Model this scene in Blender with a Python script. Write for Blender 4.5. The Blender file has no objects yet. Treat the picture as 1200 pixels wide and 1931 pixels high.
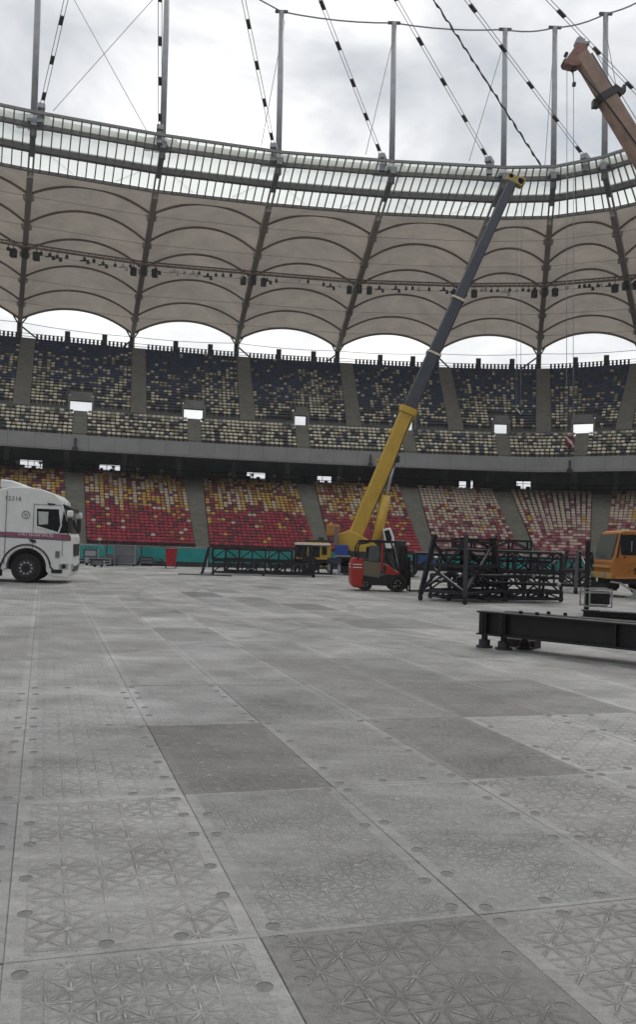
import bpy, bmesh, math, random
import numpy as np
from mathutils import Vector, Matrix
random.seed(7)
rng = np.random.default_rng(11)
SC = bpy.context.scene
COL = SC.collection

# ------------------------------------------------------------------ camera
FPX, CAMH = 1650.0, 1.75
PITCH, ROLL = math.atan(56.1 / FPX), math.atan(0.036)
FW = Vector((0, math.cos(PITCH), math.sin(PITCH)))
U0 = Vector((0, -math.sin(PITCH), math.cos(PITCH)))
R0 = Vector((1, 0, 0))
RT = R0 * math.cos(ROLL) + U0 * math.sin(ROLL)
UP = -R0 * math.sin(ROLL) + U0 * math.cos(ROLL)
CAMP = Vector((0, 0, CAMH))
cam = bpy.data.cameras.new('camera')
cam.sensor_fit = 'HORIZONTAL'; cam.sensor_width = 36; cam.lens = 36 * FPX / 1200
cam.clip_start = 0.05; cam.clip_end = 3000
camo = bpy.data.objects.new('camera', cam); COL.objects.link(camo)
camo.matrix_world = Matrix.Translation(CAMP) @ Matrix((RT, UP, -FW)).transposed().to_4x4()
SC.camera = camo
SC.render.resolution_x, SC.render.resolution_y = 637, 1024

# ------------------------------------------------------------------ world, sun, exposure
SUN_EL, SUN_AZ = math.radians(52), math.radians(28)      # azimuth from +Y towards +X
wd = bpy.data.worlds.new('World'); SC.world = wd; wd.use_nodes = True
nt = wd.node_tree; nt.nodes.clear()
def N(tree, kind, **kw):
    n = tree.nodes.new(kind)
    for k, v in kw.items():
        if k == 'inp':
            for a, b in v.items(): n.inputs[a].default_value = b
        else: setattr(n, k, v)
    return n
sky = N(nt, 'ShaderNodeTexSky', sky_type='NISHITA', sun_disc=False)
sky.sun_elevation = SUN_EL; sky.sun_rotation = SUN_AZ
tc = N(nt, 'ShaderNodeTexCoord')
mp = N(nt, 'ShaderNodeMapping'); mp.inputs['Scale'].default_value = (1, 1, 1.7)
n1 = N(nt, 'ShaderNodeTexNoise', inp={'Scale': 4.2, 'Detail': 6, 'Roughness': .52, 'Distortion': .35})
n2 = N(nt, 'ShaderNodeTexNoise', inp={'Scale': 1.9, 'Detail': 3, 'Roughness': .5})
mixn = N(nt, 'ShaderNodeMath', operation='MULTIPLY_ADD', inp={1: .55})
add2 = N(nt, 'ShaderNodeMath', operation='MULTIPLY', inp={1: .45})
rmp = N(nt, 'ShaderNodeValToRGB')
e = rmp.color_ramp.elements
e[0].position, e[0].color = .40, (.50, .53, .57, 1)
e[1].position, e[1].color = .58, (1.12, 1.12, 1.12, 1)
m_ = rmp.color_ramp.elements.new(.49); m_.color = (.74, .755, .775, 1)
sg = N(nt, 'ShaderNodeMixRGB', blend_type='MULTIPLY', inp={0: 1.0, 2: (.1, .1, .1, 1)})
gap = N(nt, 'ShaderNodeMapRange', inp={1: .36, 2: .42, 3: .35, 4: .97})
mx = N(nt, 'ShaderNodeMixRGB')
bg = N(nt, 'ShaderNodeBackground', inp={'Strength': 1.0})
wo = N(nt, 'ShaderNodeOutputWorld')
L = nt.links.new
L(tc.outputs['Generated'], mp.inputs[0]); L(mp.outputs[0], n1.inputs['Vector']); L(mp.outputs[0], n2.inputs['Vector'])
L(n2.outputs[0], add2.inputs[0]); L(n1.outputs[0], mixn.inputs[0]); L(add2.outputs[0], mixn.inputs[2])
L(mixn.outputs[0], rmp.inputs[0]); L(mixn.outputs[0], gap.inputs[0])
L(sky.outputs[0], sg.inputs[1]); L(gap.outputs[0], mx.inputs[0]); L(sg.outputs[0], mx.inputs[1]); L(rmp.outputs[0], mx.inputs[2])
L(mx.outputs[0], bg.inputs[0]); L(bg.outputs[0], wo.inputs[0])
sl = bpy.data.lights.new('sun', 'SUN'); sl.energy = 1.0; sl.angle = math.radians(25); sl.color = (1, .97, .93)
so = bpy.data.objects.new('sun', sl); COL.objects.link(so)
sdir = Vector((math.sin(SUN_AZ) * math.cos(SUN_EL), math.cos(SUN_AZ) * math.cos(SUN_EL), math.sin(SUN_EL)))
so.rotation_euler = sdir.to_track_quat('Z', 'Y').to_euler(); so.location = sdir * 200
vs = SC.view_settings
vs.view_transform = 'Standard'; vs.look = 'None'; vs.gamma = 1; vs.exposure = 0.18; vs.use_curve_mapping = False
SC.cycles.max_bounces = 8; SC.cycles.transparent_max_bounces = 16
SC.cycles.use_denoising = True

# ------------------------------------------------------------------ pixel -> place
def ray(x, y): return FW + RT * ((x - 600) / FPX) + UP * ((965.5 - y) / FPX)
def atz(x, y, z):
    d = ray(x, y); return CAMP + d * ((z - CAMH) / d.z)
def aty(x, y, Y):
    d = ray(x, y); return CAMP + d * (Y / d.y)

# ------------------------------------------------------------------ materials
MATS = {}
def mat(name, col, rough=.6, metal=0, var=.12, scale=6., bump=.0, bscale=30., coords='Object', spec=.5):
    if name in MATS: return MATS[name]
    m = bpy.data.materials.new(name); m.use_nodes = True; t = m.node_tree
    b = t.nodes['Principled BSDF']
    b.inputs['Roughness'].default_value = rough; b.inputs['Metallic'].default_value = metal
    b.inputs['Specular IOR Level'].default_value = spec
    c = N(t, 'ShaderNodeTexCoord'); n = N(t, 'ShaderNodeTexNoise', inp={'Scale': scale, 'Detail': 6, 'Roughness': .6})
    r = N(t, 'ShaderNodeMapRange', inp={1: .3, 2: .7, 3: 1 - var, 4: 1 + var})
    mu = N(t, 'ShaderNodeMixRGB', blend_type='MULTIPLY', inp={0: 1.0, 1: (*col, 1)})
    t.links.new(c.outputs[coords], n.inputs['Vector']); t.links.new(n.outputs[0], r.inputs[0])
    t.links.new(r.outputs[0], mu.inputs[2]); t.links.new(mu.outputs[0], b.inputs['Base Color'])
    r2 = N(t, 'ShaderNodeMapRange', inp={1: .3, 2: .7, 3: max(0, rough - .08), 4: min(1, rough + .1)})
    t.links.new(n.outputs[0], r2.inputs[0]); t.links.new(r2.outputs[0], b.inputs['Roughness'])
    if bump:
        nb = N(t, 'ShaderNodeTexNoise', inp={'Scale': bscale, 'Detail': 4})
        bp = N(t, 'ShaderNodeBump', inp={'Strength': bump, 'Distance': .02})
        t.links.new(c.outputs[coords], nb.inputs['Vector']); t.links.new(nb.outputs[0], bp.inputs['Height'])
        t.links.new(bp.outputs[0], b.inputs['Normal'])
    MATS[name] = m; return m

concrete = mat('concrete', (.20, .20, .185), .85, var=.25, scale=.7, bump=.2)
concrete_d = mat('concrete dark', (.12, .12, .12), .9, var=.3, scale=.8)
step_c = mat('stair concrete', (.215, .21, .18), .9, var=.2, scale=1.2)
fascia_m = mat('fascia concrete', (.29, .30, .29), .8, var=.12, scale=.5)
recess_m = mat('concourse paint', (.34, .38, .37), .7, var=.3, scale=.4)
steel_d = mat('dark steel', (.045, .045, .048), .5, .3, var=.25)
steel_g = mat('grey galvanised steel', (.30, .31, .325), .45, .5, var=.2, scale=2)
steel_roof = mat('roof steel', (.42, .395, .36), .6, .2, var=.2)
ring_m = mat('ring beam steel', (.2, .2, .195), .6, .2, var=.2)
arch_m = mat('arch paint', (.25, .20, .165), .6, .1, var=.2)
cable_m = mat('cable', (.26, .265, .27), .5, .5)
black_m = mat('black paint', (.014, .015, .017), .42, .1, var=.35, scale=3)
black_truss = mat('black truss paint', (.017, .018, .022), .45, .2, var=.4, scale=4)
rubber = mat('rubber', (.016, .016, .017), .8, var=.3)
alu = mat('aluminium', (.5, .51, .52), .4, .8, var=.15)
white_p = mat('white lorry paint', (.78, .80, .79), .28, var=.05, scale=1.3)
offwhite = mat('white plastic', (.75, .75, .74), .5, var=.05)
maroon_p = mat('maroon stripe', (.27, .10, .15), .4)
glass_d = mat('dark cab glass', (.012, .016, .018), .08, var=.2)
reflection = mat('cab curtain', (.44, .5, .47), .8)  # pale colour standing in for the reflection in the door window
yellow_p = mat('crane yellow', (.52, .335, .045), .45, var=.14, scale=1.1)
slate_p = mat('boom slate grey', (.052, .06, .078), .45, .1, var=.2, scale=1.2)
cream_p = mat('cream collar', (.6, .56, .42), .5)
blue_p = mat('blue box', (.02, .06, .3), .5)
orange_p = mat('crane orange', (.42, .155, .025), .42, var=.15, scale=2)
red_p = mat('forklift red', (.37, .03, .02), .4, var=.12)
red_b = mat('bin red', (.33, .012, .025), .5)
beige = mat('beige panel', (.15, .13, .09), .7)
teal_m = mat('teal hoarding cloth', (.012, .25, .24), .7, var=.25, scale=1.5)
teal_b = mat('blue hoarding cloth', (.01, .07, .2), .7, var=.25, scale=1.5)
grey_case = mat('grey case', (.14, .15, .16), .6)
boom_r = mat('weathered boom', (.30, .205, .16), .55, var=.3, scale=1.5)
boom_g = mat('grey boom', (.15, .145, .14), .55, var=.25, scale=1.5)
lamp_w = mat('lamp housing', (.6, .6, .6), .5)

def membrane_mat():
    m = bpy.data.materials.new('roof membrane'); m.use_nodes = True; t = m.node_tree; t.nodes.clear()
    o = N(t, 'ShaderNodeOutputMaterial'); d = N(t, 'ShaderNodeBsdfDiffuse'); tr = N(t, 'ShaderNodeBsdfTranslucent')
    mxs = N(t, 'ShaderNodeMixShader', inp={0: .27})
    c = N(t, 'ShaderNodeTexCoord'); n = N(t, 'ShaderNodeTexNoise', inp={'Scale': .35, 'Detail': 9, 'Roughness': .65, 'Distortion': .5})
    r = N(t, 'ShaderNodeMapRange', inp={1: .3, 2: .7, 3: .80, 4: 1.14})
    mu = N(t, 'ShaderNodeMixRGB', blend_type='MULTIPLY', inp={0: 1., 1: (.53, .475, .415, 1)})
    t.links.new(c.outputs['Object'], n.inputs[0]); t.links.new(n.outputs[0], r.inputs[0]); t.links.new(r.outputs[0], mu.inputs[2])
    t.links.new(mu.outputs[0], d.inputs[0]); t.links.new(mu.outputs[0], tr.inputs[0])
    t.links.new(d.outputs[0], mxs.inputs[1]); t.links.new(tr.outputs[0], mxs.inputs[2]); t.links.new(mxs.outputs[0], o.inputs[0])
    return m
membrane_m = membrane_mat()
def pane_mat():
    m = bpy.data.materials.new('polycarbonate pane'); m.use_nodes = True; t = m.node_tree; t.nodes.clear()
    o = N(t, 'ShaderNodeOutputMaterial'); tp = N(t, 'ShaderNodeBsdfTransparent', inp={0: (.78, .80, .79, 1)})
    tr = N(t, 'ShaderNodeBsdfTranslucent', inp={0: (.74, .78, .72, 1)})
    mxs = N(t, 'ShaderNodeMixShader')
    c = N(t, 'ShaderNodeTexCoord'); n = N(t, 'ShaderNodeTexNoise', inp={'Scale': .8, 'Detail': 4})
    r = N(t, 'ShaderNodeMapRange', inp={1: .3, 2: .7, 3: .3, 4: .5})
    t.links.new(c.outputs['Object'], n.inputs[0]); t.links.new(n.outputs[0], r.inputs[0]); t.links.new(r.outputs[0], mxs.inputs[0])
    t.links.new(tp.outputs[0], mxs.inputs[1]); t.links.new(tr.outputs[0], mxs.inputs[2]); t.links.new(mxs.outputs[0], o.inputs[0])
    return m
pane_m = pane_mat()

def floor_mat(far=False):
    m = bpy.data.materials.new('floor panel plastic far' if far else 'floor panel plastic'); m.use_nodes = True; t = m.node_tree
    b = t.nodes['Principled BSDF']; b.inputs['Specular IOR Level'].default_value = .35
    K = t.links.new
    def M(op, a, b_=None, c=None):
        n = N(t, 'ShaderNodeMath', operation=op)
        for i, v in enumerate((a, b_, c)):
            if v is None: continue
            if isinstance(v, (int, float)): n.inputs[i].default_value = v
            else: K(v, n.inputs[i])
        return n.outputs[0]
    tc = N(t, 'ShaderNodeTexCoord'); geo = N(t, 'ShaderNodeNewGeometry'); oi = N(t, 'ShaderNodeObjectInfo')
    s = N(t, 'ShaderNodeSeparateXYZ')
    wob = N(t, 'ShaderNodeTexNoise', inp={'Scale': 6., 'Detail': 2}); K(tc.outputs['Object'], wob.inputs['Vector'])
    wv = N(t, 'ShaderNodeVectorMath', operation='MULTIPLY_ADD', inp={1: (.014, .014, 0), 2: (-.007, -.007, 0)}); K(wob.outputs['Color'], wv.inputs[0])
    wa = N(t, 'ShaderNodeVectorMath', operation='ADD'); K(tc.outputs['Object'], wa.inputs[0]); K(wv.outputs[0], wa.inputs[1]); K(wa.outputs[0], s.inputs[0])
    # stains and dust over the whole floor
    w1 = N(t, 'ShaderNodeTexNoise', inp={'Scale': .9, 'Detail': 8, 'Roughness': .62}); K(geo.outputs['Position'], w1.inputs['Vector'])
    w2 = N(t, 'ShaderNodeTexNoise', inp={'Scale': 14., 'Detail': 6, 'Roughness': .65}); K(geo.outputs['Position'], w2.inputs['Vector'])
    w4 = N(t, 'ShaderNodeTexNoise', inp={'Scale': 70., 'Detail': 3, 'Roughness': .6}); K(geo.outputs['Position'], w4.inputs['Vector'])
    mpn = N(t, 'ShaderNodeMapping'); mpn.inputs['Rotation'].default_value = (0, 0, math.radians(-17)); mpn.inputs['Scale'].default_value = (.35, 2.6, 1)
    K(geo.outputs['Position'], mpn.inputs[0])
    w3 = N(t, 'ShaderNodeTexNoise', inp={'Scale': 3.2, 'Detail': 5, 'Roughness': .6}); K(mpn.outputs[0], w3.inputs['Vector'])
    mps = N(t, 'ShaderNodeMapping'); mps.inputs['Rotation'].default_value = (0, 0, math.radians(35)); mps.inputs['Scale'].default_value = (1.2, 26, 1)
    K(geo.outputs['Position'], mps.inputs[0]); scr = N(t, 'ShaderNodeTexNoise', inp={'Scale': 2.2, 'Detail': 4, 'Roughness': .7, 'Distortion': .6}); K(mps.outputs[0], scr.inputs['Vector'])
    dust = M('ADD', M('MULTIPLY', w1.outputs[0], .34), M('ADD', M('MULTIPLY', w2.outputs[0], .22), M('ADD', M('MULTIPLY', w3.outputs[0], .16), M('ADD', M('MULTIPLY', w4.outputs[0], .18), M('MULTIPLY', scr.outputs[0], .10)))))
    dm0 = N(t, 'ShaderNodeMapRange', inp={1: .39, 2: .61, 3: .56, 4: 1.36}); K(dust, dm0.inputs[0])
    # curved tyre marks left by the vehicles
    sp = N(t, 'ShaderNodeSeparateXYZ'); K(geo.outputs['Position'], sp.inputs[0]); tm = None
    for (cx_, cy_, r_) in ((-9., 8., 14.5), (-9., 8., 16.2), (14., 30., 18.), (14., 30., 19.7), (-2., 52., 31.), (-16., 24., 17.)):
        dx, dy = M('SUBTRACT', sp.outputs[0], cx_), M('SUBTRACT', sp.outputs[1], cy_)
        dd_ = M('ABSOLUTE', M('SUBTRACT', M('SQRT', M('ADD', M('MULTIPLY', dx, dx), M('MULTIPLY', dy, dy))), r_))
        g_ = N(t, 'ShaderNodeMapRange', interpolation_type='SMOOTHSTEP', inp={1: .05, 2: .16, 3: 1., 4: 0.}); K(dd_, g_.inputs[0])
        tm = g_.outputs[0] if tm is None else M('MAXIMUM', tm, g_.outputs[0])
    tw_ = N(t, 'ShaderNodeMapRange', inp={1: .46, 2: .62, 3: 0., 4: .45}); K(w3.outputs[0], tw_.inputs[0])
    stain = N(t, 'ShaderNodeTexNoise', inp={'Scale': .33, 'Detail': 6, 'Roughness': .6, 'Distortion': .8}); K(geo.outputs['Position'], stain.inputs['Vector'])
    st2 = N(t, 'ShaderNodeMapRange', inp={1: .35, 2: .65, 3: .84, 4: 1.12}); K(stain.outputs[0], st2.inputs[0])
    class _D: pass
    dm = _D(); dm.outputs = [M('MULTIPLY', M('MULTIPLY', dm0.outputs[0], st2.outputs[0]), M('SUBTRACT', 1., M('MULTIPLY', tm, tw_.outputs[0])))]
    if far:
        vl = N(t, 'ShaderNodeVertexColor', layer_name='tone'); tone = vl.outputs['Color']
    else: tone = oi.outputs['Color']
    mu = N(t, 'ShaderNodeMixRGB', blend_type='MULTIPLY', inp={0: 1.}); K(tone, mu.inputs[1]); K(dm.outputs[0], mu.inputs[2])
    if far:
        K(mu.outputs[0], b.inputs['Base Color']); b.inputs['Roughness'].default_value = .6; return m
    # moulded ribs: squares crossed by both diagonals
    P = .185
    rot = M('GREATER_THAN', oi.outputs['Random'], .62)
    def mixv(a_, b_): return M('ADD', M('MULTIPLY', a_, M('SUBTRACT', 1., rot)), M('MULTIPLY', b_, rot))
    px_ = mixv(s.outputs[0], M('MULTIPLY', M('ADD', s.outputs[0], s.outputs[1]), .75)); py_ = mixv(s.outputs[1], M('MULTIPLY', M('SUBTRACT', s.outputs[0], s.outputs[1]), .75))
    cu = M('SUBTRACT', M('FRACT', M('ADD', M('DIVIDE', px_, P), 100.5)), .5)
    cv = M('SUBTRACT', M('FRACT', M('ADD', M('DIVIDE', py_, P), 100.5)), .5)
    au, av = M('ABSOLUTE', cu), M('ABSOLUTE', cv)
    d1 = M('MULTIPLY', M('ABSOLUTE', M('SUBTRACT', au, av)), .707)
    d2 = M('MINIMUM', M('SUBTRACT', .5, au), M('SUBTRACT', .5, av))
    d3 = M('MINIMUM', au, av)
    dd = M('MINIMUM', M('MINIMUM', d1, d2), M('ADD', d3, M('MULTIPLY', M('GREATER_THAN', oi.outputs['Random'], .45), .5)))
    rib = N(t, 'ShaderNodeMapRange', interpolation_type='SMOOTHSTEP', inp={1: .016, 2: .06, 3: 1., 4: 0.}); K(dd, rib.inputs[0])
    inx = M('LESS_THAN', M('ABSOLUTE', s.outputs[0]), .455); iny = M('LESS_THAN', M('ABSOLUTE', s.outputs[1]), 1.06)
    wear = N(t, 'ShaderNodeTexNoise', inp={'Scale': 1.7, 'Detail': 5, 'Roughness': .6}); K(geo.outputs['Position'], wear.inputs['Vector'])
    wr = N(t, 'ShaderNodeMapRange', inp={1: .36, 2: .60, 3: .28, 4: 1.}); K(wear.outputs[0], wr.inputs[0])
    brk = N(t, 'ShaderNodeMapRange', inp={1: .40, 2: .56, 3: .1, 4: 1.}); K(w2.outputs[0], brk.inputs[0])
    ribm = M('MULTIPLY', M('MULTIPLY', rib.outputs[0], M('MULTIPLY', inx, iny)), M('MULTIPLY', wr.outputs[0], brk.outputs[0]))
    hgt = M('ADD', M('MULTIPLY', ribm, .55), M('ADD', M('MULTIPLY', w2.outputs[0], .55), M('MULTIPLY', w4.outputs[0], .18)))
    bp = N(t, 'ShaderNodeBump', inp={'Strength': 1., 'Distance': .02}); K(hgt, bp.inputs['Height']); K(bp.outputs[0], b.inputs['Normal'])
    # trodden dirt beside the ribs, with their small wedge shadows painted in
    edge = N(t, 'ShaderNodeMapRange', interpolation_type='SMOOTHSTEP', inp={1: .0, 2: .09, 3: 0., 4: 1.}); K(dd, edge.inputs[0])
    edge2 = N(t, 'ShaderNodeMapRange', interpolation_type='SMOOTHSTEP', inp={1: .08, 2: .13, 3: 1., 4: 0.}); K(dd, edge2.inputs[0])
    dirt_shade = M('MULTIPLY', M('MULTIPLY', M('MULTIPLY', edge.outputs[0], edge2.outputs[0]), M('MULTIPLY', inx, iny)), M('MULTIPLY', M('MULTIPLY', wr.outputs[0], brk.outputs[0]), .46))
    mu2 = N(t, 'ShaderNodeMixRGB', inp={2: (.06, .059, .055, 1)}); K(dirt_shade, mu2.inputs[0]); K(mu.outputs[0], mu2.inputs[1])
    mu3 = N(t, 'ShaderNodeMixRGB', inp={2: (.42, .415, .40, 1)}); K(M('MULTIPLY', ribm, .40), mu3.inputs[0]); K(mu2.outputs[0], mu3.inputs[1]); K(mu3.outputs[0], b.inputs['Base Color'])
    rr = N(t, 'ShaderNodeMapRange', inp={1: .35, 2: .65, 3: .42, 4: .62}); K(w1.outputs[0], rr.inputs[0]); K(rr.outputs[0], b.inputs['Roughness'])
    return m
floor_m = floor_mat(); floor_far_m = floor_mat(True)

# ------------------------------------------------------------------ mesh helpers
class MB:
    def __init__(self): self.v = []; self.f = []
    def add(self, vs, fs):
        o = len(self.v); self.v += [tuple(x) for x in vs]; self.f += [tuple(i + o for i in f) for f in fs]; return self
    def box(self, c, s, rz=0., rx=0., ry=0.):
        R = Matrix.Rotation(rz, 3, 'Z') @ Matrix.Rotation(ry, 3, 'Y') @ Matrix.Rotation(rx, 3, 'X')
        c = Vector(c)
        vs = [c + R @ Vector((x * s[0] / 2, y * s[1] / 2, z * s[2] / 2)) for x in (-1, 1) for y in (-1, 1) for z in (-1, 1)]
        return self.add(vs, [(0, 1, 3, 2), (4, 6, 7, 5), (0, 4, 5, 1), (2, 3, 7, 6), (0, 2, 6, 4), (1, 5, 7, 3)])
    def bar(self, a, b, w, h=None, up=(0, 0, 1)):
        a, b = Vector(a), Vector(b); h = h or w; d = (b - a).normalized(); up = Vector(up)
        if abs(d.dot(up)) > .98: up = Vector((0, 1, 0)) if abs(d.y) < .9 else Vector((1, 0, 0))
        x = d.cross(up).normalized(); y = x.cross(d).normalized()
        vs = [p + x * (i * w / 2) + y * (j * h / 2) for p in (a, b) for i, j in ((-1, -1), (1, -1), (1, 1), (-1, 1))]
        return self.add(vs, [(3, 2, 1, 0), (4, 5, 6, 7), (0, 1, 5, 4), (1, 2, 6, 5), (2, 3, 7, 6), (3, 0, 4, 7)])
    def tube(self, pts, r, n=8, caps=True):
        pts = [Vector(p) for p in pts]; vs = []; fs = []; m = len(pts)
        rs = r if isinstance(r, (list, tuple)) else [r] * m
        for i, p in enumerate(pts):
            d = (pts[min(i + 1, m - 1)] - pts[max(i - 1, 0)]).normalized()
            up = Vector((0, 0, 1)) if abs(d.z) < .95 else Vector((0, 1, 0))
            x = d.cross(up).normalized(); y = x.cross(d)
            vs += [p + x * (rs[i] * math.cos(2 * math.pi * k / n)) + y * (rs[i] * math.sin(2 * math.pi * k / n)) for k in range(n)]
        for i in range(m - 1):
            for k in range(n):
                fs.append((i * n + k, i * n + (k + 1) % n, (i + 1) * n + (k + 1) % n, (i + 1) * n + k))
        if caps: fs += [tuple(range(n))[::-1], tuple(range((m - 1) * n, m * n))]
        return self.add(vs, fs)
    def cyl(self, c, axis, r, h, n=20):
        c = Vector(c); a = Vector(axis).normalized()
        return self.tube([c - a * h / 2, c + a * h / 2], r, n)
    def prism(self, prof, y0, y1):                         # profile in XZ, extruded along Y
        n = len(prof)
        vs = [(x, y0, z) for x, z in prof] + [(x, y1, z) for x, z in prof]
        fs = [tuple(range(n)), tuple(range(2 * n - 1, n - 1, -1))] + [(i, i + n, (i + 1) % n + n, (i + 1) % n) for i in range(n)]
        return self.add(vs, fs)
    def grid(self, rows):
        n = len(rows[0]); fs = []
        for i in range(len(rows) - 1):
            for j in range(n - 1): fs.append((i * n + j, i * n + j + 1, (i + 1) * n + j + 1, (i + 1) * n + j))
        return self.add([p for r in rows for p in r], fs)
    def mesh(self, name, m=None, off=None, smooth=False, bevel=0., seg=2):
        me = bpy.data.meshes.new(name)
        v = self.v if off is None else [(x - off[0], y - off[1], z - off[2]) for x, y, z in self.v]
        me.from_pydata(v, [], self.f)
        bm = bmesh.new(); bm.from_mesh(me); bmesh.ops.recalc_face_normals(bm, faces=bm.faces)
        if bevel:
            es = [e_ for e_ in bm.edges if len(e_.link_faces) == 2 and e_.calc_face_angle(0) > .5]
            bmesh.ops.bevel(bm, geom=es, offset=bevel, segments=seg, affect='EDGES', profile=.5, clamp_overlap=True)
        bm.to_mesh(me); bm.free()
        if smooth: me.polygons.foreach_set('use_smooth', [True] * len(me.polygons))
        if m: me.materials.append(m)
        return me
    def build(self, name, m, parent=None, world=False, **kw):
        off = None
        if world and parent is not None:
            off = Vector(); q = parent
            while q: off = off + q.location; q = q.parent
        o = bpy.data.objects.new(name, self.mesh(name, m, off, **kw)); COL.objects.link(o); o.parent = parent
        return o

def tag(o, label=None, cat=None, group=None, kind=None):
    for k, v in (('label', label), ('category', cat), ('group', group), ('kind', kind)):
        if v: o[k] = v
    return o
def thing(name, label, cat, loc=(0, 0, 0), rz=0., group=None):
    o = bpy.data.objects.new(name, None); COL.objects.link(o); o.empty_display_size = .2
    o.location = loc; o.rotation_euler = (0, 0, rz); return tag(o, label, cat, group)
def obj(name, me, parent=None):
    o = bpy.data.objects.new(name, me); COL.objects.link(o); o.parent = parent; return o
def lerp(a, b, t): return Vector(a) + (Vector(b) - Vector(a)) * t
ORD = ['leftmost', 'second from left', 'third from left', 'fourth from left', 'fifth from left', 'sixth from left', 'seventh from left', 'eighth from left', 'ninth from left']

# ================================================================== GROUND AND FLOOR
me = MB().grid([[(-1500, -1500, -.12), (1500, -1500, -.12)], [(-1500, 1500, -.12), (1500, 1500, -.12)]])
tag(me.build('ground', mat('ground earth', (.12, .12, .10), .9, var=.3, scale=.05)), kind='structure')
fl = MB().grid([[(-70, -40, -.008), (70, -40, -.008)], [(-70, 72, -.008), (70, 72, -.008)]]).build('floor', mat('floor bed', (.2, .2, .19), .9))
tag(fl, kind='structure')
FA = math.radians(-17.35)                                  # direction of the panel rows
fu = Vector((math.sin(FA), math.cos(FA), 0)); fv = Vector((math.cos(FA), -math.sin(FA), 0))
PWD, PLN, V0, UB = 1.07, 2.2, -.08, 3.8
slab = MB().box((0, 0, -.018), (PWD - .003, PLN - .003, .036)).mesh('panel', floor_m, bevel=.003, seg=1)
capm = mat('fastener cap', (.155, .155, .15), .75, var=.3, scale=30)
cap = MB(); cap.tube([(0, 0, -.004), (0, 0, .001)], .031, 18)
capme = cap.mesh('cap', capm)
cap.tube([(.034 * math.cos(a), .034 * math.sin(a), .0006) for a in np.linspace(0, 2 * math.pi, 17)], .0035, 4, caps=False)
capme = cap.mesh('cap', capm); capme.materials.append(mat('cap rim dust', (.34, .335, .32), .8))
for p_ in capme.polygons: p_.material_index = 1 if Vector(p_.center).xy.length > .0325 else 0
FT = .79
DARK = {(1, 1): .205, (1, -1): .225, (3, 1): .235, (2, 2): .28, (2, 1): .32, (4, 2): .235, (5, 2): .25, (3, 2): .29, (4, 10): .21, (6, 8): .2,
        (6, 6): .24, (7, 6): .29, (1, 0): .33, (1, -2): .24, (2, -1): .325, (3, 0): .37, (2, 0): .34, (0, 1): .36, (0, 0): .385, (0, -1): .37, (0, -2): .36,
        (-1, 0): .35, (-1, 1): .345, (-1, 4): .345, (2, 3): .365, (3, 3): .285, (4, 3): .27, (1, 2): .40, (0, 2): .41, (-1, 2): .44, (-1, 3): .44, (5, 11): .26, (7, 12): .27, (3, 4): .33,
        (0, 6): .34, (1, 6): .36}
def inview(P, mar=60):
    d = P - CAMP; k = d.dot(FW)
    if k < .4: return False
    x = 600 + FPX * d.dot(RT) / k; y = 965.5 - FPX * d.dot(UP) / k
    return -mar < x < 1200 + mar and y < 1931 + mar
def panel_seen(P):
    return any(inview(P + fv * (PWD * a / 2) + fu * (PLN * b / 2), 40) for a in (-1, 0, 1) for b in (-1, -.5, 0, .5, 1))
cells = []
for c in range(-45, 60):
    for n in range(-3, 32):
        P = fv * (V0 + PWD * (c + .5)) + fu * (UB + PLN * (n + .5))
        if P.y < -2 or P.y > 66: continue
        cells.append((P.length, c, n, P))
cells.sort(key=lambda q: q[0])
vis = [q for q in cells if panel_seen(q[3])][:300]
near = set((q[1], q[2]) for q in vis)
tone_of = {}
for _, c, n, P in cells:
    t = DARK.get((c, n))
    if t is None:
        t = random.gauss(.405, .034)
        if random.random() < .10: t -= .07
        t = max(.26, min(.46, t))
    tone_of[(c, n)] = t
for i, (dist, c, n, P) in enumerate(vis):
    o = obj('panel', slab, fl); o.location = P + Vector((0, 0, random.uniform(-.0015, .0015)))
    o.rotation_euler = (random.gauss(0, .0006), random.gauss(0, .0006), -FA + random.gauss(0, .0010))
    t = tone_of[(c, n)] * FT; w = random.uniform(-.003, .003); o.color = (t + .003 + w, t + .002, t - .006 - w, 1)
    if dist < 9.5 and i < 34:
        for sx in (-1, 1):
            ys = [-1.0, -.62, -.20, .28, .66, 1.02]
            for y in ys:
                if random.random() < .28: continue
                k = obj('fastener_cap', capme, o); k.location = (sx * (.462 + random.uniform(-.012, .012)), y + random.uniform(-.04, .04), .0)
                k.rotation_euler.z = random.random() * 6
        for x in (-.12, .2):
            if random.random() < .6:
                k = obj('fastener_cap', capme, o); k.location = (x, random.choice((-1, 1)) * 1.02, 0.0)
# the panels further off, joined
vs_, fs_, cols = [], [], []
for dist, c, n, P in cells:
    if (c, n) in near: continue
    a, b = fv * (PWD / 2 - .002), fu * (PLN / 2 - .002); o = len(vs_); z = Vector((0, 0, random.uniform(-.002, .002)))
    top = [P - a - b + z, P + a - b + z, P + a + b + z, P - a + b + z]
    vs_ += [tuple(q) for q in top] + [(q.x, q.y, -.036) for q in top]
    fs_ += [(o, o + 1, o + 2, o + 3)] + [(o + i, o + 4 + i, o + 4 + (i + 1) % 4, o + (i + 1) % 4) for i in range(4)]
    t = tone_of[(c, n)] * FT; cols += [(t + .003, t + .002, t - .006, 1)] * 20
me = bpy.data.meshes.new('panels'); me.from_pydata(vs_, [], fs_); me.materials.append(floor_far_m)
ca = me.color_attributes.new('tone', 'FLOAT_COLOR', 'CORNER'); ca.data.foreach_set('color', np.array(cols, dtype=np.float32).ravel())
tag(obj('distant_panels', me, fl), kind='stuff')

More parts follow.
